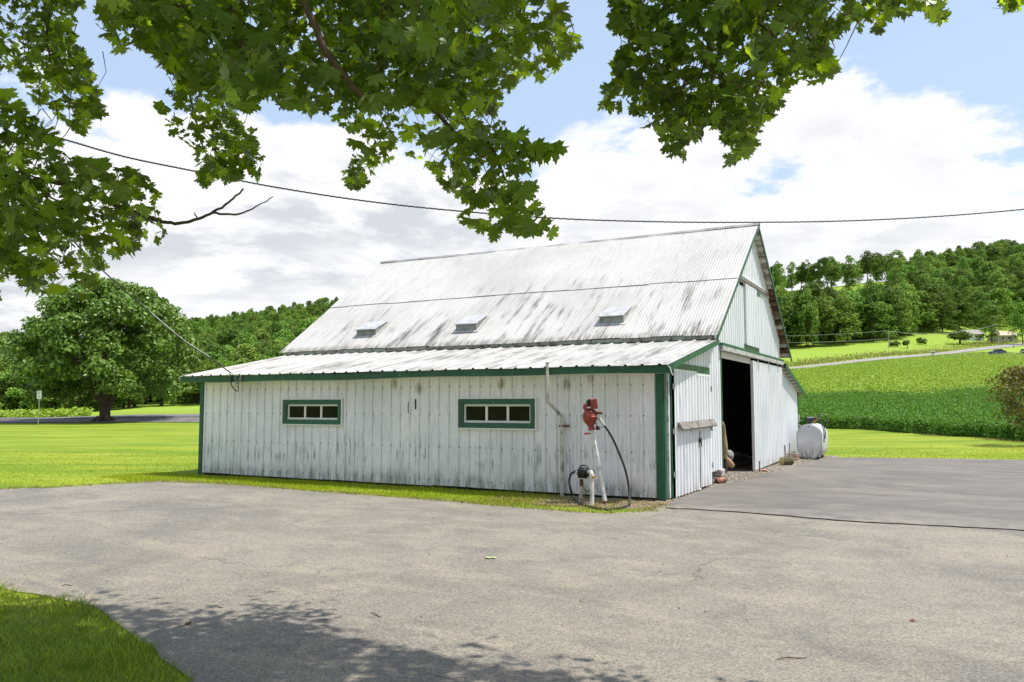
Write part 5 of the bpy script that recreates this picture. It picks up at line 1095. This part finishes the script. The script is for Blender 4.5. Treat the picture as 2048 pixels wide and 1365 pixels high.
# soybeans
def crop(name, n, v0, v1, t0, t1, h, ls, q, m, cond=None, rows=None):
    x, y, z, u, v = uvpts(n, v0, v1, t0, t1)
    if rows: y = np.round(y / rows) * rows + rng.normal(size=n) * rows * .16
    ok = v > np.interp(u / v, [.28, .386, .632, .8], [53, 47, 34.6, 30]); 
    if cond is not None: ok &= cond(u, v)
    x, y, z = x[ok], y[ok], z[ok]
    if rows:                                            # the first rows stand thick along the mown edge
        te = rng.uniform(t0, t1, 2600); ve = np.interp(te, [.28, .386, .632, .8], [53, 47, 34.6, 30]) + np.abs(rng.normal(size=2600)) * .8 + .25 * np.sin(te * 90); ue = te * ve
        x = np.append(x, CAM.x + ue * UR.x + ve * VF.x); y = np.append(y, CAM.y + ue * UR.y + ve * VF.y); z = np.append(z, hz(ue, ve))
    n = len(x); C = np.repeat(np.stack([x, y, z], -1), q, 0); hh = np.repeat(rng.uniform(.75, 1.1, n) * (.9 + .2 * fade(x, y, .5, 3)), q)
    C[:, :2] += rng.normal(size=(n * q, 2)) * ls * 1.5; zz_ = rng.random(n * q) ** .7; C[:, 2] += h * hh * (.06 + .94 * zz_)
    N_ = unit(rng.normal(size=(n * q, 3)) * .6 + np.array([0, -.1, .9])); return put(name, quads_mesh(name, leaf_quads(C, N_, rng.uniform(.6, 1.2, n * q) * ls, None, .75), m), kind='stuff')
edge_j = lambda u, v: v < 88 + 9 * np.sin(u * .11) + 3 * np.sin(u * .6) + rng.normal(size=len(u)) * 2.0  # ragged border of the cloud shade painted in the leaf colours
crop('cloud_shaded_soybean_crop', 34000, 33, 110, .26, .80, .72, .060, 9, M['soy'], edge_j, .62)
crop('sunlit_soybean_crop', 90000, 78, 262, .24, .74, .40, .115, 4, M['soyfar'], lambda u, v: (v > 88 + 9 * np.sin(u * .11) + 3 * np.sin(u * .6) - 2) & (v < np.interp(u / v, [.24, .34, .42, .52, .58, .64, .74], [181, 187, 203, 222, 228, 215, 215])))  # same field past the painted cloud shade, coloured as if in sun
sheet_pts = []
def field_sheet(name, vlo, vhi, m, dz):
    ts_ = np.linspace(.22, .82, 26); V = []; F = []; nv = 28
    for t_ in ts_:
        a, b = vlo(t_), vhi(t_)
        for j in range(nv + 1): v = a * (b / a) ** (j / nv); p = W(t_ * v, v); V.append((p.x, p.y, float(hz(t_ * v, v)) + dz))
    for i in range(len(ts_) - 1):
        for j in range(nv): F.append((i * (nv + 1) + j, (i + 1) * (nv + 1) + j, (i + 1) * (nv + 1) + j + 1, i * (nv + 1) + j + 1))
    return MB().add(V, F, True).build(name, m, kind='structure')
field_sheet('field_soil', lambda t: float(np.interp(t, [.28, .386, .632, .8], [52.9, 46.9, 34.5, 29.9])), lambda t: 92.0, M['field'], .03)
ln = [W(t * v, v) for t, v in ((.27, 52.6), (.386, 46.6), (.5, 40.6), (.632, 34.3), (.8, 29.7))]
xs_, ys_ = zip(*[(p.x, p.y) for p in resample(ln, 60)]); ii = rng.integers(0, len(xs_), 5000); x = np.array(xs_)[ii] + rng.normal(size=5000) * .12; y = np.array(ys_)[ii] + rng.normal(size=5000) * .22
blades('field_edge_weeds', x, y, np.zeros(5000), .16 * fade(x, y, .8, 5) + .03, .02, M['drygrass'], 1.0)
# rough grass on the bank above the hill road
pts = resample([p + VF * 1.5 for p in RB], 50); n = 14000; ii = rng.integers(0, len(pts), n); wd = np.abs(rng.normal(size=n)); x = np.array([p.x for p in pts])[ii] + VF.x * wd * 9 + rng.normal(size=n); y = np.array([p.y for p in pts])[ii] + VF.y * wd * 9 + rng.normal(size=n)
u = (x - CAM.x) * UR.x + (y - CAM.y) * UR.y; v = (x - CAM.x) * VF.x + (y - CAM.y) * VF.y; blades('bank_weeds', x, y, hz(u, v), .55 * fade(x, y, .06, 8) + .10, .10, M['drygrass'], .6)
# a pale row crop and field beyond the country road on the left
x, y, z, u, v = uvpts(9000, 84.5, 118, -.80, -.30); ok = (u / v < -.52) & ((v < 96) | (rng.random(9000) < .3)); n = int(ok.sum()); C = np.repeat(np.stack([x, y, z], -1)[ok], 4, 0); C += rng.normal(size=C.shape) * .22; C[:, 2] += .35
put('roadside_crop', quads_mesh('roadside_crop', leaf_quads(C, unit(rng.normal(size=C.shape) * .5 + np.array([0, 0, 1])), rng.uniform(.12, .26, len(C))), M['soyfar']), kind='stuff')
# gravel stones along the gable wall and in the soil patch
def pebbles(name, x, y, r, m, z=.006):
    n = len(x); ico = bmesh.new(); bmesh.ops.create_icosphere(ico, subdivisions=1, radius=1); V0 = np.array([v.co for v in ico.verts]); F0 = np.array([[v.index for v in f.verts] for f in ico.faces]); ico.free()
    sc = r[:, None] * rng.uniform(.6, 1.3, (n, 3)) * np.array([1, 1, .6]); V = V0[None] * (1 + .25 * rng.normal(size=(n, len(V0), 1))) * sc[:, None] + np.stack([x, y, z + r * .2], -1)[:, None]
    F = F0[None] + (np.arange(n) * len(V0))[:, None, None]; return put(name, indexed_mesh(name, V.reshape(-1, 3), F.reshape(-1, 3), m, False), kind='stuff')
n = 5200; x = rng.uniform(-.35, 1.0, n); y = rng.uniform(.0, 14.2, n); ok = ~inside(NEW_POLY, x, y) & (rng.random(n) < np.where(x < 0.0, .55, 1)); pebbles('gravel_stones', x[ok], y[ok], rng.uniform(.008, .026, ok.sum()), M['pebble'])
n = 900; x = rng.uniform(-1.9, .25, n); y = rng.uniform(-1.25, .02, n); ok = ~inside(OLD_POLY, x, y); pebbles('soil_stones', x[ok], y[ok], rng.uniform(.006, .018, ok.sum()), M['pebble'])
# scattered grit and dead bits on the asphalt
n = 190; x = rng.uniform(-9, 7, n); y = rng.uniform(-10, -1, n); ok = inside(OLD_POLY, x, y); pebbles('asphalt_grit', x[ok], y[ok], rng.uniform(.003, .009, ok.sum()), M['bark'], .010)
# ------------------------------------------------------------------ the maple overhead
hl = [(0, 1.0), (.05, .86), (.10, .80), (.21, .80), (.17, .70), (.20, .56), (.30, .62), (.43, .76), (.45, .64), (.60, .66), (.72, .70), (.64, .56), (.70, .46), (.80, .40), (.60, .33), (.48, .26), (.64, .20), (.76, .08), (.58, .07), (.52, -.04), (.34, .0), (.16, -.02), (0, .02)]
OUT = np.array(hl + [(-a, b) for a, b in hl[-2:0:-1]]); NO = len(OUT)
def leaf_shape(seed):
    r_ = np.random.default_rng(seed); P = np.vstack([[0, .30], OUT * r_.uniform(.94, 1.06, (NO, 1)) + r_.normal(size=(NO, 2)) * .012]); fold = r_.uniform(-.15, .50); curl = r_.uniform(-.1, .55)
    zc = np.abs(P[:, 0]) * fold - curl * (P[:, 1] - .3) ** 2 - .12 * P[:, 0] ** 2 * r_.uniform(0, 2) + .03 * np.sin(P[:, 0] * 9 + seed); return np.column_stack([P[:, 0], P[:, 1], zc]) * .62
LEAVES = [leaf_shape(i) for i in range(8)]; LF = np.array([[0, 1 + i, 1 + (i + 1) % NO] for i in range(NO)])
ROOT = Vector((-1.2, -16.4, 0.0))
mt_ = thing('overhanging_maple', tuple(ROOT), 'maple whose leafy boughs hang over the yard across the top', 'tree')

# what the hanging boughs cover, as seen from the yard, with how far away each one hangs
BOUGHS = [
 ([(-260, -420), (185, -420), (180, 0), (150, 50), (158, 80), (188, 120), (208, 180), (217, 232), (172, 255), (176, 277), (128, 265), (108, 230), (62, 212), (40, 160), (0, 148), (-260, 140)], 5.6, .9, 3.0),
 ([(-260, 150), (0, 168), (45, 195), (65, 228), (120, 268), (127, 322), (160, 312), (215, 322), (290, 338), (310, 370), (332, 390), (326, 430), (343, 462), (322, 495), (275, 502), (268, 522), (220, 522), (195, 580), (165, 618), (140, 600), (60, 598), (22, 568), (2, 616), (-260, 640)], 5.2, 1.2, 2.9),
 ([(184, -420), (1150, -420), (1140, 55), (1162, 58), (1168, 112), (1150, 108), (1138, 132), (1118, 160), (1082, 174), (1058, 150), (1034, 186), (1008, 214), (1028, 236), (900, 250), (760, 230), (700, 240), (640, 243), (598, 234), (550, 224), (546, 196), (520, 214), (492, 238), (430, 200), (330, 180), (318, 158), (300, 120), (256, 96), (268, 128), (192, 100), (186, 58)], 4.6, 1.3, 4.2),
 ([(330, 170), (500, 190), (492, 240), (520, 262), (530, 322), (534, 358), (500, 372), (432, 368), (412, 388), (388, 366), (382, 330), (376, 292), (346, 290), (330, 252), (292, 234), (302, 200)], 5.3, .5, 3.2),
 ([(660, 215), (900, 225), (1028, 238), (1022, 256), (960, 300), (900, 330), (862, 378), (850, 332), (792, 330), (746, 345), (730, 378), (692, 394), (682, 350), (700, 292), (690, 270), (655, 245)], 5.2, .8, 3.0),
 ([(860, 250), (1022, 256), (1042, 262), (1072, 286), (1110, 268), (1128, 300), (1130, 346), (1092, 322), (1062, 350), (1084, 372), (1090, 430), (1118, 452), (1128, 480), (1104, 516), (1080, 508), (1032, 480), (1000, 488), (984, 502), (958, 498), (942, 468), (918, 458), (898, 438), (862, 380)], 4.3, .6, 3.0),
 ([(1206, -420), (1925, -420), (1912, 18), (1890, 58), (1866, 66), (1850, 30), (1772, 50), (1778, 74), (1722, 92), (1714, 60), (1672, 82), (1670, 118), (1684, 148), (1668, 152), (1650, 186), (1628, 180), (1590, 168), (1576, 198), (1558, 238), (1522, 254), (1530, 292), (1528, 308), (1462, 338), (1438, 330), (1450, 300), (1430, 270), (1396, 286), (1400, 318), (1370, 330), (1346, 342), (1306, 308), (1320, 272), (1290, 268), (1260, 234), (1192, 228), (1186, 200), (1220, 150), (1216, 120), (1244, 82), (1212, 60)], 4.0, .55, 4.2),
 ([(1980, -420), (2300, -420), (2300, 10), (2048, 8), (2040, 28), (2010, 38), (1990, 20)], 4.0, .3, 3.0)]
rg = np.random.default_rng(77); LP, LS = [], []
def noise2(x, y, s, r_seed): return fade(x, y, s, r_seed)
for bi, (poly, dep, dspread, layers) in enumerate(BOUGHS):
    A = np.array(poly); x0, y0 = A.min(0); x1, y1 = A.max(0)
    area = 0.5 * abs(np.dot(A[:, 0], np.roll(A[:, 1], 1)) - np.dot(A[:, 1], np.roll(A[:, 0], 1)))
    lsz = {0: .10, 1: .105, 2: .112, 3: .095, 4: .105, 5: .13, 6: .092, 7: .092}[bi]; spx = FPX * lsz / dep; n = int(area / (spx * spx * .50) * layers * 3.6)
    x = rg.uniform(x0, x1, n); y = rg.uniform(y0, y1, n); e = spx * .34
    ok = inside(poly, x, y) & inside(poly, x + e, y) & inside(poly, x - e, y) & inside(poly, x, y + e * 1.2) & (inside(poly, x, y - e * .6) | (y < 0))
    x, y = x[ok], y[ok]; keep = rg.random(len(x)) < (.45 + .55 * (noise2(x, y, .030, 3 + bi) > .40)); x, y = x[keep], y[keep]
    keep = (y > -50) | (rg.random(len(y)) < .22); x, y = x[keep], y[keep]
    d = dep + dspread * ((noise2(x, y, .012, 20 + bi) - .5) * 1.6 + rg.normal(size=len(x)) * .38)
    for px, py, dd in zip(x, y, d): LP.append(at(px, py, max(2.7, dd))); LS.append(lsz * rg.uniform(.55, 1.35))
VIS = len(LP)
# boughs above the picture, which shade the near yard
SHADE = [g2(*q) for q in [(60, 1214), (110, 1208), (190, 1213), (300, 1218), (430, 1222), (520, 1247), (590, 1250), (690, 1280), (790, 1294), (900, 1318), (1060, 1345), (1150, 1346), (1240, 1362)]] + [(2.6, -9.4), (3.3, -12.0), (3.6, -17), (-8, -17), (-7, -10.5)]
cl = []
while len(cl) < 3400:
    sx, sy = rg.uniform(-8, 3.6), rg.uniform(-17, -8.4); zc = rg.uniform(5.6, 8.6)
    if not inside(SHADE, np.array([sx]), np.array([sy]))[0]: continue
    p = Vector((sx + SUN.x / SUN.z * zc, sy + SUN.y / SUN.z * zc, zc)); cl.append((p, sx, sy))
for p, sx, sy in cl:
    for _ in range(15):
        o = Vector((rg.normal() * .26, rg.normal() * .26, rg.normal() * .16)); q = p + o; q2 = np.array([q.x - SUN.x / SUN.z * q.z]), np.array([q.y - SUN.y / SUN.z * q.z])
        if not inside(SHADE, *q2)[0] and rg.random() < .8: continue
        dv = q - CAM; dpt = dv.dot(FWD)
        if dpt > .2:
            yy = 682.5 - FPX * dv.dot(UPV) / dpt; xx = 1024 + FPX * dv.dot(UR) / dpt
            if yy > -60 and -120 < xx < 2170: continue
        LP.append(q); LS.append(.14 * rg.uniform(.8, 1.35))
print('LEAVES', VIS, len(LP)); n = len(LP); LP = np.array([tuple(p) for p in LP]); LS = np.array(LS)
yaw_ = rg.random(n) * 2 * math.pi; tip = unit(np.stack([np.cos(yaw_) * .75, np.sin(yaw_) * .75, -rg.uniform(.25, 1.3, n)], -1)); nor = rg.normal(size=(n, 3)) * .55 + np.array([0, 0, .8]) + np.stack([np.cos(yaw_), np.sin(yaw_), np.zeros(n)], -1) * .5
nor = unit(nor - tip * (nor * tip).sum(-1, keepdims=True)); sid = np.cross(tip, nor); kind_ = rg.integers(0, 8, n)

dvv = (LP - np.array(CAM)) @ np.array(FWD); px_ = 1024 + FPX * ((LP - np.array(CAM)) @ np.array(UR)) / dvv; py_ = 682.5 - FPX * ((LP - np.array(CAM)) @ np.array(UPV)) / dvv
vis = (np.arange(n) < VIS) & (px_ > 10) & (px_ < 2040) & (py_ > 8); score = np.where(vis, LS / dvv, 0)
own = np.argsort(-score)[:300]; own_set = np.zeros(n, bool); own_set[own] = True
V = []; F = []; off = 0
for i in np.nonzero(~own_set)[0]:
    Lf_ = LEAVES[kind_[i]] * LS[i]; V.append(LP[i] + Lf_[:, :1] * sid[i] + (Lf_[:, 1:2] - .3 * LS[i] * .6) * tip[i] + Lf_[:, 2:3] * nor[i]); F.append(LF + off); off += NO + 1
V = np.vstack(V) - np.array(ROOT); put('foliage', indexed_mesh('foliage', V, np.vstack(F), M['maple'], True), mt_, kind='stuff')
lm_ = [indexed_mesh('leaf', q, LF, M['maple'], True) for q in LEAVES]
for i in own:
    s_ = LS[i]; c = LP[i] - np.array(ROOT) - tip[i] * .3 * s_ * .6; o = bpy.data.objects.new('leaf', lm_[kind_[i]]); COL.objects.link(o); o.parent = mt_
    o.matrix_local = Matrix(((sid[i][0] * s_, tip[i][0] * s_, nor[i][0] * s_, c[0]), (sid[i][1] * s_, tip[i][1] * s_, nor[i][1] * s_, c[1]), (sid[i][2] * s_, tip[i][2] * s_, nor[i][2] * s_, c[2]), (0, 0, 0, 1)))
tw = MB()
def in_boughs(q):
    d = Vector(q) - CAM; k = d.dot(FWD); x, y = np.array([1024 + FPX * d.dot(UR) / k]), np.array([682.5 - FPX * d.dot(UPV) / k]); return any(inside(b[0], x, y)[0] for b in BOUGHS)
for i in rg.choice(VIS, 1500, replace=False):
    b_ = Vector(LP[i] - tip[i] * .28 * LS[i]); q = Vector((rg.normal() * .5, rg.normal() * .5, .7)).normalized() * rg.uniform(.10, .28)
    if not in_boughs(b_ + q * 1.1): continue
    tw.tube([b_, b_ + q * .5 + Vector((rg.normal() * .02, rg.normal() * .02, 0)), b_ + q], [.0016, .0022, .0034], 4, False)
tw.build('twigs', M['bark'], mt_, kind='stuff')
# trunk, limbs and the branches that show among the leaves
FORK = ROOT + Vector((0.3, 0.5, 3.6))
MB().tube(resample([ROOT - Vector((0, 0, .3)), ROOT + Vector((0, 0, .1)), ROOT + Vector((.05, .1, 1.2)), ROOT + Vector((.15, .3, 2.6)), FORK, FORK + Vector((.4, .7, 2.4)), FORK + Vector((.7, 1.2, 4.6))], 4), [.52 - .018 * i for i in range(25)], 12).build('trunk', M['bark'], mt_)
def branch(pts, r0, r1, k=0):
    """k leading points lie between the fork and the picture; the wood thins to r0 by then"""
    P = [Vector(pts[i]).lerp(Vector(pts[i + 1]), q / 6) for i in range(k) for q in range(6)] + resample(pts[k:], 6); n_ = len(P); P = [p + Vector((rg.normal(), rg.normal(), rg.normal())) * .0025 for p in P]
    rr = []
    for i in range(n_):
        if i < k * 6: rr.append(.10 + (r0 - .10) * (i / (k * 6)) ** .6)
        else: rr.append(r0 + (r1 - r0) * (i - k * 6) / max(1, n_ - 1 - k * 6))
    MB().tube(P, rr, 8).build('branch', M['bark'], mt_)
branch([FORK, FORK + Vector((1.2, 2.0, 2.2)), at(735, -160, 4.4), at(745, 0, 4.55), at(788, 100, 4.6), at(830, 180, 4.6), at(880, 232, 4.55), at(930, 288, 4.5), at(985, 300, 4.4), at(1010, 360, 4.35)], .024, .005, 2)
branch([at(880, 232, 4.55), at(905, 262, 4.5), at(935, 295, 4.4), at(965, 330, 4.35)], .011, .004)
branch([at(840, 190, 4.6), at(800, 182, 4.7), at(752, 155, 4.8)], .009, .004)
branch([FORK + Vector((.6, 1.2, 1.6)), at(560, -120, 3.9), at(640, 80, 3.9), at(668, 125, 3.9), at(700, 168, 3.92), at(728, 196, 3.95)], .020, .012, 1)
branch([FORK + Vector((.4, 1.0, 1.4)), at(440, -90, 4.2), at(474, 55, 4.2), at(490, 105, 4.2), at(508, 142, 4.25)], .013, .006, 1)
branch([FORK + Vector((-.3, 1.2, .6)), at(-500, 330, 4.6), at(-120, 395, 5.0), at(0, 372, 5.1), at(75, 362, 5.15), at(150, 372, 5.2), at(200, 398, 5.2), at(250, 418, 5.2), at(300, 436, 5.2), at(350, 447, 5.2), at(395, 438, 5.2), at(424, 426, 5.2), at(462, 402, 5.2), at(487, 378, 5.2)], .021, .0055, 2)
branch([at(424, 426, 5.2), at(470, 429, 5.2), at(505, 418, 5.2), at(546, 394, 5.2)], .0085, .003)
branch([at(395, 438, 5.2), at(388, 425, 5.2)], .005, .003)
for q in ([(60, 365), (110, 400), (145, 412)], [(90, 372), (95, 400), (118, 460)], [(0, 335), (60, 352), (120, 362), (190, 345)], [(0, 455), (60, 480), (140, 540)]): branch([at(x, y, 5.25) for x, y in q], .009, .003)
branch([FORK + Vector((1.0, 1.4, 2.2)), at(1340, -200, 3.8), at(1390, 0, 3.85), at(1404, 58, 3.85), at(1424, 110, 3.85), at(1424, 180, 3.85), at(1420, 240, 3.85)], .016, .004, 1)
branch([at(1418, 95, 3.85), at(1398, 150, 3.8), at(1350, 185, 3.8)], .007, .003)
branch([at(1470, -120, 3.9), at(1492, 0, 3.9), at(1518, 48, 3.9), at(1552, 74, 3.9), at(1560, 105, 3.9)], .010, .003)
branch([at(900, -120, 5.0), at(930, 0, 5.0), at(1000, 36, 5.0), at(1090, 80, 5.0), at(1120, 120, 5.0)], .013, .004)
branch([at(360, 60, 6.1), at(382, 200, 6.2), at(402, 280, 6.2), at(418, 318, 6.2)], .012, .004)
branch([at(120, -80, 5.6), at(95, 60, 5.6), at(110, 150, 5.6), at(150, 230, 5.6)], .010, .004)
# a few leaves that have dropped on the asphalt
for i, (px, py, s_, rz, lab, mm) in enumerate([(982, 1117, .085, .6, 'pale green maple leaf fallen in the middle of the yard', leafmat('pale_fallen_leaf', (.45, .52, .25), (.40, .50, .2), (.3, .4, .1), .1, .5, False)), (372, 1247, .045, 2.2, 'brown curled leaf lying in the tree shadow', M['rust']), (1822, 1240, .04, 1.2, 'small dark dead leaf on the right of the yard', M['rust'])]):
    p = gp(px, py, .016); me = indexed_mesh('fallen_leaf', LEAVES[i] * s_ * 1.6 * np.array([1, 1, 1.6]), LF, mm, True); o = put('fallen_leaf', me, None, tuple(p + Vector((0, 0, .008)))); o.rotation_euler = (R(180) if i else 0, 0, rz); prop(o, lab, 'leaf')
